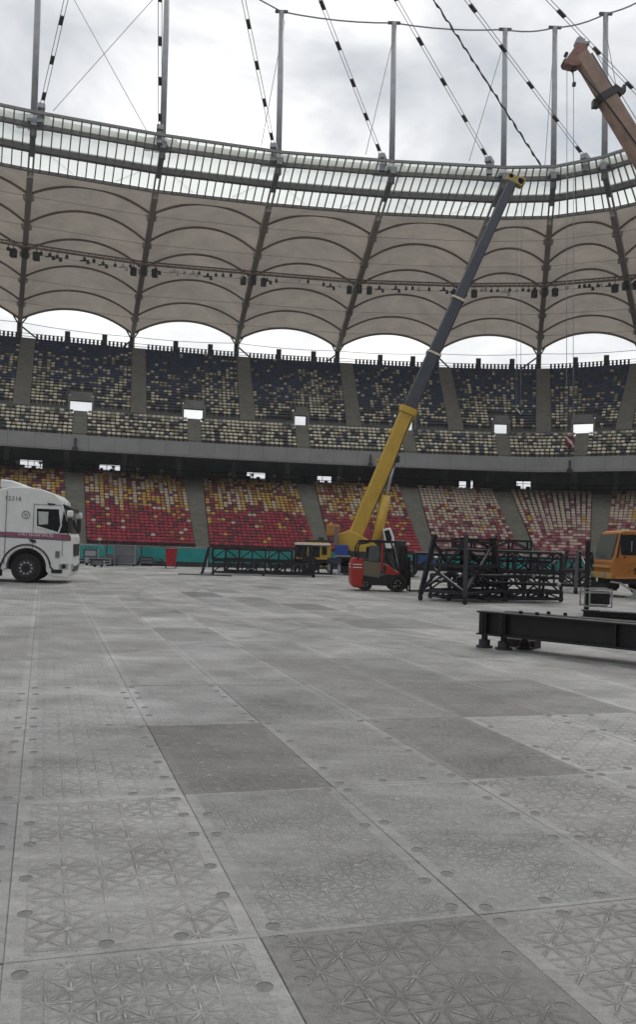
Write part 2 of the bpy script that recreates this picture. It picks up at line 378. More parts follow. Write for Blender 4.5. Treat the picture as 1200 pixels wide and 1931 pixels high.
# ================================================================== BOWL GEOMETRY
FK = {-2: (-61.5, 71.6, -30), -1: (-51.2, 77, -26), 0: (-40.7, 81.8, -22), 1: (-29.8, 85.8, -17.6), 2: (-18.6, 89, -12.7), 3: (-7.4, 91.6, -7.7), 4: (4, 93, -2), 5: (15.2, 93.5, 3.1),
      6: (23.8, 92.7, 13.5), 7: (30.2, 87.5 + 1.2, 23.8), 8: (37.5, 83.9, 34), 9: (43.7, 78, 44), 10: (48.5, 71, 55)}
def crom(d, s):
    ks = sorted(d); i0 = 0
    for i in range(len(ks) - 1):
        if ks[i] <= s: i0 = i
    i0 = min(i0, len(ks) - 2); k = [ks[max(0, min(len(ks) - 1, i0 + j))] for j in (-1, 0, 1, 2)]
    t = (s - k[1]) / (k[2] - k[1]); p = [np.array(d[q], float) for q in k]
    return .5 * (2 * p[1] + (p[2] - p[0]) * t + (2 * p[0] - 5 * p[1] + 4 * p[2] - p[3]) * t * t + (3 * p[1] - p[0] - 3 * p[2] + p[3]) * t ** 3)
def FR(s):
    x, y, a = crom(FK, s); a = math.radians(a); return np.array((x, y)), np.array((math.sin(a), math.cos(a)))
def UPt(s, o, z):
    f, r = FR(s); p = f + r * o; return (p[0], p[1], z)
LT = {-1.5: (-61, 81), -.5: (-49.5, 86.5), .5: (-38, 91), 7.5: (40, 88.2), 8.5: (48, 80.5), 9.5: (54, 72)}
LB = {-1.5: (-53, 61), -.5: (-42, 66.5), .5: (-31.5, 71.5), 7.5: (30.2, 70.2), 8.5: (35.5, 64), 9.5: (39.5, 57)}
for i, (x, y) in enumerate([(139, 892), (365, 906), (575, 914), (770, 920), (946, 928), (1136, 933)]):
    p = atz(x, y, 8.1); LT[i + 1.5] = (p.x, p.y)
for i, (x, D) in enumerate([(152, 76), (385, 79.5), (615, 81), (814, 81.6), (1006, 80.6), (1128, 76.5)]):
    LB[i + 1.5] = ((x - 600) / FPX * D, D)
LZ0, LZ1, LROWS = .75, 8.1, 24
def LPt(s, w):
    a, b = crom(LB, s), crom(LT, s); p = a + (b - a) * w; return p
def lz(w): return LZ0 + (LZ1 - LZ0) * (w * .93 + w * w * .07)
S0, S1 = -.4, 8.4
SS = np.linspace(S0, S1, 141)

# ---------------- lower stand
lower = thing('lower_stand', 'lower tier of concrete terraces carrying red, yellow and cream seats', 'grandstand')
tb = MB(); rows = []
for i in range(LROWS):
    w0, w1 = i / LROWS, (i + 1) / LROWS; z0 = lz(w0); z1 = lz(w1)
    rows.append([(*LPt(s, w0), z0) for s in SS]); rows.append([(*LPt(s, w1), z0) for s in SS])
rows.append([(*LPt(s, 1.0), lz(1)) for s in SS]); tb.grid(rows)
tb.build('terrace', concrete_d, lower)
fw = MB(); fw.grid([[(*LPt(s, -.002), -.1) for s in SS], [(*LPt(s, -.002), LZ0 + .12) for s in SS], [(*LPt(s, .012), LZ0 + .12) for s in SS], [(*LPt(s, .012), LZ0) for s in SS]])
fw.build('front_wall', concrete, lower)
def aw(w): return .62 + .42 * w                             # half width of a lower aisle
def at_aisle(sc, w, off):
    """point at distance off sideways from the aisle's middle line"""
    p = LPt(sc, w); q = LPt(sc + .02, w) - LPt(sc - .02, w); q = q / np.linalg.norm(q); return p + q * off
for k in range(0, 9):
    sc = k + .5 if k < 8 else 8.3
    st = MB()
    for i in range(LROWS * 2):
        w0, w1 = i / (2 * LROWS), (i + 1) / (2 * LROWS); z = lz(w0) + .17
        ha = aw(w0); pts = [at_aisle(sc, w0, -ha), at_aisle(sc, w0, ha), at_aisle(sc, w1, ha), at_aisle(sc, w1, -ha)]
        st.add([(*p, z) for p in pts] + [(*p, z - .22) for p in pts], [(0, 1, 2, 3), (0, 4, 5, 1), (0, 3, 7, 4), (1, 5, 6, 2), (3, 2, 6, 7)])
    st.build('stair', step_c, lower)
# rail and lamps along the rear edge of the lower tier
rl = MB()
ss = np.linspace(0, 8, 97)
for h in (.55, 1.05): rl.tube([(*LPt(s, 1.012), LZ1 + h) for s in ss], .03, 5)
for s in ss[::2]: rl.bar((*LPt(s, 1.012), LZ1), (*LPt(s, 1.012), LZ1 + 1.05), .05)
rl.build('handrail', steel_d, lower)
lm = MB(); lm.box((0, 0, .5), (.36, .24, .2)); lm.box((0, 0, .36), (.16, .16, .1)); lm.box((0, 0, .1), (.06, .06, .5)); lmme = lm.mesh('rail_lamp', lamp_w)
for s in np.arange(.62, 7.7, .2):
    if abs((s % 1) - .5) < .13 or (s > 4.2 and s < 7.6): continue
    o = obj('rail_lamp', lmme, lower); p = LPt(s, 1.006); o.location = (p[0], p[1], LZ1 + .42)

# ---------------- concourse between the tiers
conc = thing('concourse', 'dark recessed concourse between the lower and upper tiers', 'concourse')
WO = 17.5                                                  # rear wall offset from the fascia line
wallz0, wallz1 = 7.9, 13.2
cf = MB(); cf.grid([[(*LPt(s, 1.0), LZ1 - .02) for s in SS], [UPt(s, WO + .4, LZ1 - .02) for s in SS]])
cf.build('concourse_floor', concrete_d, conc)
opens = []                                                 # (s0, s1, z0, z1) of daylight openings
def wall_s(px, py):
    d = ray(px, py); best = None
    for s in np.linspace(0, 8, 801):
        f, r = FR(s); p = f + r * WO; e_ = abs(p[0] / p[1] - d.x / d.y)
        if best is None or e_ < best[0]: best = (e_, s, p)
    t = best[2][1] / d.y; return best[1], CAMH + d.z * t
for (x0, y0, x1, y1) in [(38, 866, 80, 886), (187, 875, 226, 890), (466, 890, 500, 905), (598, 897, 626, 912), (866, 906, 880, 922), (887, 906, 893, 923), (974, 907, 1010, 924)]:
    s0, z1 = wall_s(x0, y0); s1, z0 = wall_s(x1, y1); opens.append((s0, s1, z0 + .05, z1))
opens.sort()
bw = MB()
def wseg(a, b, z0, z1):
    for q in range(max(2, int((b - a) / .08)) - 1):
        n_ = max(2, int((b - a) / .08)) - 1; sa, sb = a + (b - a) * q / n_, a + (b - a) * (q + 1) / n_
        bw.add([UPt(sa, WO, z0), UPt(sb, WO, z0), UPt(sb, WO, z1), UPt(sa, WO, z1), UPt(sa, WO + .3, z0), UPt(sb, WO + .3, z0), UPt(sb, WO + .3, z1), UPt(sa, WO + .3, z1)],
               [(0, 1, 2, 3), (4, 7, 6, 5), (0, 4, 5, 1), (3, 2, 6, 7), (0, 3, 7, 4), (1, 5, 6, 2)])
cur = S0
for (a, b, z0, z1) in opens:
    wseg(cur, a, wallz0, wallz1); wseg(a, b, wallz0, z0); wseg(a, b, z1, wallz1); cur = b
wseg(cur, S1, wallz0, wallz1)
bw.build('rear_wall', recess_m, conc)
for i, (a, b, z0, z1) in enumerate(opens):                 # frames and mullions of the openings
    fr = MB(); A, B = Vector(UPt(a, WO - .03, z0)), Vector(UPt(b, WO - .03, z0)); h = Vector((0, 0, z1 - z0))
    for p, q in ((A, B), (A + h, B + h), (A, A + h), (B, B + h)): fr.bar(p, q, .1)
    if b - a > .12:
        fr.bar(lerp(A, B, .36), lerp(A, B, .36) + h, .07)
        fr.bar(lerp(A, B, .12), lerp(A, B, .12) + h * .4, .5 if i % 2 == 0 else .3)
        fr.bar(lerp(A, B, .62), lerp(A, B, .62) + h * .33, .45)
    fr.build('window_frame', steel_d, conc)
for s in np.arange(.4, 8, .5):                             # supporting columns in the recess
    c = MB(); c.bar(UPt(s, 9.2, LZ1 - .02), UPt(s, 9.2, 14.5), .55); c.build('column', recess_m, conc)

# ---------------- upper stand
upper = thing('upper_stand', 'upper tier of steep terraces with navy and cream seats under the roof', 'grandstand')
UZ0, USL = 11.25, .572
def uz(o): return UZ0 + USL * o
UROWS = [.55 + .78 * i for i in range(7)] + [7.4 + .8 * i for i in range(23)]
NLOW = 7; UTOP = 7.4 + .8 * 23
VOM = {1.5: 1.15, 2.5: 1.1, 3.5: .72, 4.5: 1.0, 5.5: .8, 6.5: 1.15, .5: 1.1, 7.5: 1.0}   # half widths of the vomitory openings
def side(s, o):                                            # metres per unit of s at offset o
    a, b = np.array(UPt(s - .02, o, 0)), np.array(UPt(s + .02, o, 0)); return np.linalg.norm(b - a) / .04
tb = MB()
def urow(o0, o1, z, zprev, skip):
    segs = []; cur = S0
    if skip:
        for sc in sorted(VOM):
            hw = (VOM[sc] + .12) / side(sc, o0); segs.append((cur, sc - hw)); cur = sc + hw
    segs.append((cur, S1))
    for a, b in segs:
        s_ = np.linspace(a, b, max(3, int((b - a) * 14)))
        tb.grid([[UPt(s, o0, zprev) for s in s_], [UPt(s, o0, z) for s in s_], [UPt(s, o1, z) for s in s_]])
prev = uz(0)
for i in range(NLOW):
    z = uz(UROWS[i]); urow(UROWS[i], UROWS[i] + .78, z, prev, False); prev = z
zw = uz(6.2) - .25; urow(6.01, 7.4, zw, prev, False)
prev = zw
for i in range(NLOW, len(UROWS)):
    z = uz(UROWS[i]); urow(UROWS[i], UROWS[i] + .8, z, prev, i < NLOW + 5); prev = z
tb.build('terrace', concrete_d, upper)
fa = MB(); fz0, fz1 = 10.0, 11.55
fa.grid([[UPt(s, 9., 10.9) for s in SS], [UPt(s, .5, fz0 + .03) for s in SS], [UPt(s, -.2, fz0 + .03) for s in SS], [UPt(s, -.2, fz1 - .02) for s in SS], [UPt(s, 0.05, fz1 - .02) for s in SS], [UPt(s, 0.05, uz(0) - .1) for s in SS], [UPt(s, .6, uz(0) - .1) for s in SS]])
fa.build('fascia_core', concrete_d, upper)
nb_ = np.arange(S0, S1 - .01, .22)
for a in nb_:                                              # precast fascia panels with open joints
    q = MB(); b = a + .22 - .0026; s_ = np.linspace(a, b, 5); e_ = random.uniform(-.012, .012)
    q.grid([[UPt(s, .3, fz0) for s in s_], [UPt(s, -.25 + e_, fz0) for s in s_], [UPt(s, -.25 + e_, fz0 + .12) for s in s_], [UPt(s, -.28 + e_, fz0 + .14) for s in s_], [UPt(s, -.28 + e_, fz1) for s in s_], [UPt(s, .03, fz1) for s in s_]])
    q.build('fascia_panel', fascia_m, upper)
for px_ in (140, 1075, 700):
    q = MB(); d_ = ray(px_, 870); best = min(np.linspace(0, 8, 801), key=lambda s: abs(UPt(s, -.4, 0)[0] / UPt(s, -.4, 0)[1] - d_.x / d_.y))
    q.box(UPt(best, -.4, fz0 + .1), (.5, .3, .4)); q.box(UPt(best, -.45, fz0 + .75), (.16, .2, .9)); q.build('fascia_bracket', steel_d, upper)
sf = MB(); sf.grid([[UPt(s, 9., 10.9) for s in SS], [UPt(s, WO + .2, 13.1) for s in SS]]); sf.build('soffit', recess_m, upper)
hr = MB(); hr.tube([UPt(s, -.1, fz1 + .16) for s in SS], .03, 5); hr.build('front_rail', steel_d, upper)
# parapet in front of the upper block
for k in range(0, 8):
    sc = k + .5; hw = (VOM[sc] + .35) / side(sc, 7); pw = .95 / side(k, 7)
    for a, b in ((k + pw, sc - hw), (sc + hw, k + 1 - pw)):
        q = MB(); s_ = np.linspace(a, b, 8)
        q.grid([[UPt(s, 7.18, zw) for s in s_], [UPt(s, 7.18, zw + .62) for s in s_], [UPt(s, 7.36, zw + .62) for s in s_], [UPt(s, 7.36, zw) for s in s_]])
        q.build('parapet', concrete, upper)
for k in range(0, 9):                                      # the stair ramps below each column
    hw = .86; st = MB(); n_ = 46
    for i in range(n_):
        o0, o1 = 7.2 + (UTOP - 7.2) * i / n_, 7.2 + (UTOP - 7.2) * (i + 1) / n_; z = uz(o0) + .42
        f0, f1 = hw / side(k, o0), hw / side(k, o1)
        p = [UPt(k - f0, o0, z), UPt(k + f0, o0, z), UPt(k + f1, o1, z), UPt(k - f1, o1, z)]
        st.add(p + [(x, y, z_ - .6) for x, y, z_ in p], [(0, 1, 2, 3), (0, 4, 5, 1), (0, 3, 7, 4), (1, 5, 6, 2)])
    st.build('stair', step_c, upper)
    f0 = 1.55 / side(k, 6.4); f1 = 1.15 / side(k, 7.2); q = MB()
    p = [UPt(k - f0, 6.25, zw + .12), UPt(k + f0, 6.25, zw + .12), UPt(k + f1, 7.6, zw + .75), UPt(k - f1, 7.6, zw + .75)]
    q.add(p + [(x, y, zw) for x, y, z in p], [(0, 1, 2, 3), (0, 4, 5, 1), (0, 3, 7, 4), (1, 5, 6, 2), (3, 2, 6, 7)])
    q.build('landing', concrete, upper)
for sc, hw in VOM.items():                                 # vomitory housings, open to the daylight behind
    u = 1 / side(sc, 8); zt = zw + 1.55; o0, o1 = 7.15, 10.6
    v = MB(); t_ = .22
    for sg_ in (-1, 1):
        a, b = sc + sg_ * hw * u, sc + sg_ * (hw + t_) * u
        v.add([UPt(a, o0, zw - .2), UPt(b, o0, zw - .2), UPt(b, o0, zt + .5), UPt(a, o0, zt + .5), UPt(a, o1, zw - .2), UPt(b, o1, zw - .2), UPt(b, o1, zt + .7), UPt(a, o1, zt + .7)],
              [(0, 1, 2, 3), (4, 7, 6, 5), (0, 3, 7, 4), (1, 5, 6, 2), (3, 2, 6, 7)])
    a, b = sc - hw * u, sc + hw * u
    v.add([UPt(a, o0, zt), UPt(b, o0, zt), UPt(b, o0, zt + .95), UPt(a, o0, zt + .95), UPt(a, o1, zt + .35), UPt(b, o1, zt + .35), UPt(b, o1, zt + .96), UPt(a, o1, zt + .96)],
          [(0, 1, 2, 3), (4, 7, 6, 5), (0, 4, 5, 1), (3, 2, 6, 7)])
    v.build('vomitory', concrete, upper)
    st = MB()                                              # aisle running down to the fascia
    for i in range(14):
        o_ = .15 + .44 * i; z = uz(o_) + .2; f0 = .72 / side(sc, o_)
        p = [UPt(sc - f0, o_, z), UPt(sc + f0, o_, z), UPt(sc + f0, o_ + .44, z), UPt(sc - f0, o_ + .44, z)]
        st.add(p + [(x, y, z_ - .5) for x, y, z_ in p], [(0, 1, 2, 3), (0, 4, 5, 1), (0, 3, 7, 4), (1, 5, 6, 2)])
    st.build('stair', step_c, upper)
# top wall and the picket rail against the sky
tw = MB(); tw.grid([[UPt(s, UTOP, uz(UTOP) - 1) for s in SS], [UPt(s, UTOP, uz(UTOP) + .25) for s in SS], [UPt(s, UTOP + .3, uz(UTOP) + .25) for s in SS], [UPt(s, UTOP + .3, uz(UTOP) - 2) for s in SS]])
tw.build('top_wall', concrete_d, upper)
pk = MB(); zt = uz(UTOP) + .25
for h in (.25, .62): pk.tube([UPt(s, UTOP + .15, zt + h) for s in np.linspace(S0, S1, 200)], .035, 4)
s = S0
while s < S1:
    if abs(s - round(s)) * side(s, UTOP) > .95: pk.bar(UPt(s, UTOP + .15, zt), UPt(s, UTOP + .15, zt + .66), .26, .06)
    s += .50 / side(s, UTOP)
tag(pk.build('picket_rail', steel_d, upper), kind='stuff')
for i, k in enumerate(range(0, 8)):                        # stub posts behind the last row
    for j, fr_ in enumerate((.345, .68)):
        s = k + fr_; bx = MB(); x, y, z = UPt(s, UTOP + .5, zt)
        bx.box((0, 0, .7), (.66, .4, 1.5)); bx.box((0, 0, .05), (.9, .5, .2))
        o = bx.build('stub_post', steel_d); o.location = (x, y, z); o.rotation_euler.z = -math.radians(crom(FK, s)[2])
        tag(o, f'dark stub post on the top rail, {"left" if j == 0 else "right"} one in roof bay {["one","two","three","four","five","six","seven","eight"][k]} from left' if 0 else None)
        ops = ['leftmost edge', 'leftmost full', 'second full', 'third full', 'fourth full', 'fifth full', 'rightmost full', 'right edge']
        tag(o, f'dark stub post, {"left" if j == 0 else "right"} of the pair in the {ops[k]} sky opening', 'post', 'stub posts on the top rail')

# ---------------- seats
SEATV = MB()
SEATV.add([(-.19, .15, .44), (.19, .15, .44), (.195, .19, .60), (.13, .205, .675), (-.13, .205, .675), (-.195, .19, .60),
           (-.19, .19, .44), (.19, .19, .44), (.195, .235, .60), (.13, .25, .675), (-.13, .25, .675), (-.195, .235, .60)],
          [(0, 1, 2, 5), (5, 2, 3, 4), (6, 11, 8, 7), (11, 10, 9, 8), (0, 5, 11, 6), (5, 4, 10, 11), (4, 3, 9, 10), (3, 2, 8, 9), (2, 1, 7, 8)])
SEATV.add([(-.18, -.16, .445), (.18, -.16, .445), (.19, .15, .43), (-.19, .15, .43), (-.17, -.15, .415), (.17, -.15, .415), (.17, .15, .40), (-.17, .15, .40)],
          [(0, 1, 2, 3), (4, 7, 6, 5), (0, 4, 5, 1), (1, 5, 6, 2), (3, 7, 4, 0)])
SEATV.add([(-.03, .06, .0), (.03, .06, .0), (.03, .12, .0), (-.03, .12, .0), (-.03, .06, .40), (.03, .06, .40), (.03, .12, .40), (-.03, .12, .40)],
          [(0, 1, 5, 4), (1, 2, 6, 5), (3, 0, 4, 7)])
sv = np.array(SEATV.v); sf_ = SEATV.f
SCOL = {'red': (.38, .02, .04), 'maroon': (.13, .012, .028), 'crimson': (.26, .014, .034), 'yellow': (.50, .30, .045), 'cream': (.52, .42, .31), 'ochre': (.36, .17, .035),
        'navy': (.034, .062, .15), 'black': (.04, .043, .055), 'ivory': (.70, .65, .50), 'blue': (.05, .085, .19), 'tan': (.36, .32, .22), 'rose': (.29, .10, .11), 'blush': (.50, .36, .32)}
SMAT = {k: mat('seat ' + k, v, .45, var=.18, scale=1.5) for k, v in SCOL.items()}
SN = list(SCOL)
seats = []                                                 # (pos, yaw, colour, tier)
def lower_colour(w, s, run):
    bright = min(1, max(0, (w - .42) / .2)) if s < 4.5 else min(1, max(0, (w - .28) / .35))
    r_ = rng.random()
    if rng.random() < (.055 if w < .2 else .13) + .52 * bright * (1.0 if s < 4.5 else 1.15):
        if s > 4.5: return 'cream' if r_ < .45 else ('blush' if r_ < .78 else ('tan' if r_ < .92 else 'yellow'))
        return 'cream' if r_ < .40 else ('yellow' if r_ < .84 else 'ochre')
    if s > 4.5 and rng.random() < .24: return 'blush'
    if s > 4.5: return 'rose' if r_ < .62 else ('maroon' if r_ < .85 else 'crimson')
    if w > .5: return 'maroon' if r_ < .66 else 'crimson'
    return 'red' if r_ < .45 else ('crimson' if r_ < .85 else 'maroon')
def upper_colour(t, s):
    r_ = rng.random(); p = float(np.interp(t, [0, .25, .5, .7, .85, 1.], [.78, .72, .52, .30, .16, .07]))
    p *= .78 + .35 * math.sin(s * 7.3) * (t >= 0)
    if t < 0: p = .80
    if r_ < p: return 'ivory' if rng.random() < (.45 if t > .2 else .62) else 'tan'
    q = rng.random()
    if t < .25: return 'black' if q < .75 else 'navy'
    return 'navy' if q < .62 else ('black' if q < .72 else 'blue')
def yaw_from(d): return math.atan2(-d[0], d[1])            # local +y (seat back) points outward
blocks = [(k - .5, k + .5) for k in range(0, 9)]
for a, b in blocks:
    wid = np.linalg.norm(LPt(b, .5) - LPt(a, .5)) - 2 * aw(.5); n_ = int(wid / .45); prevc = [None] * n_
    for i in range(LROWS - 1, -1, -1):
        w = (i + .62) / LROWS; z = lz(i / LROWS); ha = aw(w) + .27
        sl_ = np.linspace(a, b, 25); pts = np.array([LPt(q, w) for q in sl_])
        cum = np.concatenate([[0], np.cumsum(np.linalg.norm(np.diff(pts, axis=0), axis=1))])
        pos_ = np.linspace(ha, cum[-1] - ha, n_)
        for j, q in enumerate(pos_):
            x = np.interp(q, cum, pts[:, 0]); y = np.interp(q, cum, pts[:, 1]); s = np.interp(q, cum, sl_)
            d = crom(LT, s) - crom(LB, s); d = d / np.linalg.norm(d)
            c = prevc[j] if (prevc[j] and prevc[j] in ('yellow', 'cream', 'ochre') and rng.random() < .42 and w > .5) else lower_colour(w, s, None)
            prevc[j] = c; seats.append(((x, y, z), yaw_from(d), c, 0, (int(round(a + .5)), i)))
for k in range(0, 8):
    for i, o in enumerate(UROWS):
        low = i < NLOW; t = -1 if low else (i - NLOW) / 22.
        ob = o + .5; z = uz(o)
        if low: spans = [(k - .5, k + .5)] if k > 0 else [(S0, .5)]
        else: spans = [(k, k + 1)]
        for a, b in spans:
            sl_ = np.linspace(a, b, 25); pts = np.array([UPt(q, ob, 0)[:2] for q in sl_])
            cum = np.concatenate([[0], np.cumsum(np.linalg.norm(np.diff(pts, axis=0), axis=1))])
            ha = .95 if low else 1.12; n_ = int((np.linalg.norm(np.array(UPt(b, 14, 0)) - np.array(UPt(a, 14, 0))) - 2.2) / .46) if not low else int((cum[-1] - 2 * ha) / .45)
            for q in np.linspace(ha, cum[-1] - ha, n_):
                x = np.interp(q, cum, pts[:, 0]); y = np.interp(q, cum, pts[:, 1]); s = np.interp(q, cum, sl_)
                if not low and i < NLOW + 5 and abs(s - (k + .5)) * side(k + .5, o) < VOM[k + .5] + .55: continue
                f, r = FR(s); seats.append(((x, y, z), yaw_from(r), upper_colour(t, s), 1, None))
def pix(P):
    d = Vector(P) - CAMP; k = d.dot(FW); return 600 + FPX * d.dot(RT) / k, 965.5 - FPX * d.dot(UP) / k, k
groups_ = {}
for i, sdat in enumerate(seats):
    if sdat[3] == 0 and sdat[4][0] in (2, 3, 5, 6): groups_.setdefault((sdat[4][1], sdat[4][0]), []).append(i)
single = set()
for key in sorted(groups_):
    if len(single) + len(groups_[key]) <= 300: single.update(groups_[key])
    else: break
seatme = {}
CNAME = {'red': 'bright red', 'maroon': 'dark maroon', 'crimson': 'crimson', 'yellow': 'mustard yellow', 'cream': 'cream', 'ochre': 'brownish orange', 'blush': 'pale pinkish', 'rose': 'dusty red', 'tan': 'tan'}
RNAME = ['front', 'second', 'third', 'fourth', 'fifth', 'sixth', 'seventh']
BNAME = {2: 'block right of the white lorry', 3: 'block above the left truss pile', 5: 'block above the truss trestle', 6: 'block left of the orange cab'}
for i in sorted(single):
    P, yw, c, _, (bk, rw) = seats[i]
    if c not in seatme: seatme[c] = SEATV.mesh('seat', SMAT[c])
    o = obj('stadium_seat', seatme[c]); o.location = P; o.rotation_euler.z = yw
    tag(o, f'{CNAME[c]} seat in the {RNAME[rw]} row, {BNAME[bk]}', 'seat', f'{c} seats, {RNAME[rw]} row, {BNAME[bk]}')
for tier, nm in ((0, 'lower_tier_seats'), (1, 'upper_tier_seats')):
    idx = [i for i in range(len(seats)) if seats[i][3] == tier and i not in single]
    P = np.array([seats[i][0] for i in idx]); Y = np.array([seats[i][1] for i in idx]) + rng.normal(0, .03, len(idx))
    cs, sn = np.cos(Y)[:, None], np.sin(Y)[:, None]
    X = np.stack([sv[None, :, 0] * cs - sv[None, :, 1] * sn, sv[None, :, 0] * sn + sv[None, :, 1] * cs, np.repeat(sv[None, :, 2], len(idx), 0)], 2) + P[:, None, :]
    nv = len(sv); fs_ = [tuple(q + n_ * nv for q in f) for n_ in range(len(idx)) for f in sf_]
    me = bpy.data.meshes.new(nm); me.from_pydata(X.reshape(-1, 3).tolist(), [], fs_)
    for c in SN: me.materials.append(SMAT[c])
    me.polygons.foreach_set('material_index', np.repeat([SN.index(seats[i][2]) for i in idx], len(sf_)).astype(np.int32))
    o = obj(nm, me); tag(o, 'rows of red, yellow and cream seats filling the lower tier' if tier == 0 else 'rows of navy, black and ivory seats filling the upper tier', 'seats', kind='stuff')

# ================================================================== ROOF
OPX = [(38, 600), (250, 628), (447, 640), (637, 655), (825, 660), (1017, 660), (1210, 652)]
RPX = [(65, 212), (310, 256), (530, 287.5), (745, 305), (957, 316.5), (1046, 315), (1137, 297)]
RO = {i + 1: atz(*p, 29.5) for i, p in enumerate(OPX)}; RI = {i + 1: atz(*p, 37.2) for i, p in enumerate(RPX)}
RO[0] = Vector((-53, 106.2, 29.5)); RI[0] = Vector((-35.6, 68.6, 37.2)); RO[8] = Vector((54, 109, 29.5)); RI[8] = Vector((27.4, 74.2, 37.2))
TM, TB3, TB2 = .797, .878, .956
ARC = [0, .13, .283, .433, .573, .705, TM]
def RPt(k, u, t):
    a = lerp(RO[k], RI[k], t); b = lerp(RO[k + 1], RI[k + 1], t); return lerp(a, b, u)
def rise(k, t):
    h = 2.25 if t <= ARC[4] else 2.25 - .6 * (min(t, ARC[5]) - ARC[4]) / (ARC[5] - ARC[4])
    if k >= 5: h *= (1 - .25 * t)
    if t > ARC[5]: h *= (1 - (t - ARC[5]) / (TM - ARC[5])) ** 1.0
    return h
def bow(k, u, t, sag=0.):
    p = RPt(k, u, t); p.z += rise(k, t) * (1 - abs(2 * u - 1) ** 2.1) - sag; return p
roof = thing('stadium_roof', 'stadium roof of brown fabric bays with a glazed inner rim', 'roof')
for k in range(0, 8):
    for j in range(6):
        g = MB(); rows = []
        for a in np.linspace(0, 1, 6):
            t = ARC[j] + (ARC[j + 1] - ARC[j]) * a; sg_ = .42 * math.sin(math.pi * a)
            rows.append([bow(k, u, t, sg_ * (1 - abs(2 * u - 1) ** 2)) for u in np.linspace(0, 1, 17)])
        g.grid(rows); g.build('membrane_panel', membrane_m, roof, smooth=True)
    for j in range(6):
        a = MB(); a.tube([bow(k, u, ARC[j]) + Vector((0, 0, -.16)) for u in np.linspace(0.01, .99, 25)], .13 if j else .16, 6)
        a.build('arch', arch_m, roof, smooth=True)
        if j:
            c = MB(); c.tube([RPt(k, 0, ARC[j]) + Vector((0, 0, -.35)), RPt(k, 1, ARC[j]) + Vector((0, 0, -.35))], .022, 5); c.build('tie_cable', cable_m, roof)
    c = MB(); c.tube([RPt(k, u, .0) + Vector((0, 0, -.55 - .9 * u * (1 - u))) for u in np.linspace(0, 1, 9)], .04, 5); c.build('edge_cable', cable_m, roof)
    # glazing: bars and panes between the ring beams
    n_ = 14 if k not in (5, 6) else 7
    if k == 7: n_ = 8
    for i in range(n_ + 1):
        if i == n_: continue
        u = i / n_; b = MB(); b.bar(RPt(k, u, TM) + Vector((0, 0, .02)), RPt(k, u, 1.0) + Vector((0, 0, .02)), .11, .2)
        if i: b.build('glazing_bar', steel_roof, roof)
        for t0, t1 in ((TM, TB3), (TB3, TB2), (TB2, 1.)):
            e0, e1 = u + .08 / n_, u + .92 / n_; q = MB(); z0, z1 = Vector((0, 0, .13)), Vector((0, 0, .15)); dt = .004
            p = [RPt(k, e0, t0 + dt), RPt(k, e1, t0 + dt), RPt(k, e1, t1 - dt), RPt(k, e0, t1 - dt)]
            q.add([x + z1 for x in p], [(0, 1, 2, 3)]); q.build('pane', pane_m, roof)
    for t, w, h, nm in ((TM, .22, .3, 'inner_edge_beam'), (TB3, .55, .62, 'ring_beam'), (TB2, .34, .4, 'ring_beam'), (1.0, .2, .24, 'rim_beam')):
        b = MB(); b.bar(RPt(k, 0, t) - (RPt(k, 1, t) - RPt(k, 0, t)) * .004, RPt(k, 1, t), w, h); b.build(nm, ring_m, roof)
    pz = Vector((0, 0, 1.2)); b = MB()
    b.tube([RPt(k, 0, .925) + pz, RPt(k, 1, .925) + pz], .42, 8); b.build('service_pipe', steel_roof, roof)
    for u in np.linspace(.04, .96, 2):
        b = MB(); b.box(RPt(k, u, .92) + Vector((0, 0, 1.25)), (2.2 if n_ > 8 else 1.1, 1.1, .8)); b.build('trolley', steel_roof, roof)
    if k in (1, 2, 3, 4):
        for sg_ in (0, 1):
            c = MB(); c.tube([RPt(k, .02 if sg_ else .98, TB3) + Vector((0, 0, .5)), RPt(k, .33 if sg_ else .67, TM) + Vector((0, 0, .3))], .03, 4); c.build('brace_cable', cable_m, roof)
for k in range(0, 9):
    b = MB(); d = Vector((0, 0, -.42)); b.bar(lerp(RO[k], RI[k], -.004) + d, lerp(RO[k], RI[k], TM) + d, .58, .7); b.build('radial_truss', steel_roof, roof)
    b = MB(); side_ = Vector((.22, 0, 0))
    for sg_ in (-1, 1): b.bar(lerp(RO[k], RI[k], TM + .002) + d + side_ * sg_, lerp(RO[k], RI[k], TB3) + d + side_ * sg_, .16, .3)
    b.build('rafter', steel_roof, roof)
    b = MB(); d2 = Vector((0, 0, -.5)); b.bar(lerp(RO[k], RI[k], TB3 - .004) + d2, lerp(RO[k], RI[k], .985) + d2, .5, .42); b.build('rafter_end', steel_g, roof)
    for j in range(1, 6):
        b = MB(); b.box(lerp(RO[k], RI[k], ARC[j]) + Vector((0, 0, -.5)), (.95, .6, .5)); b.build('gusset', steel_roof, roof)
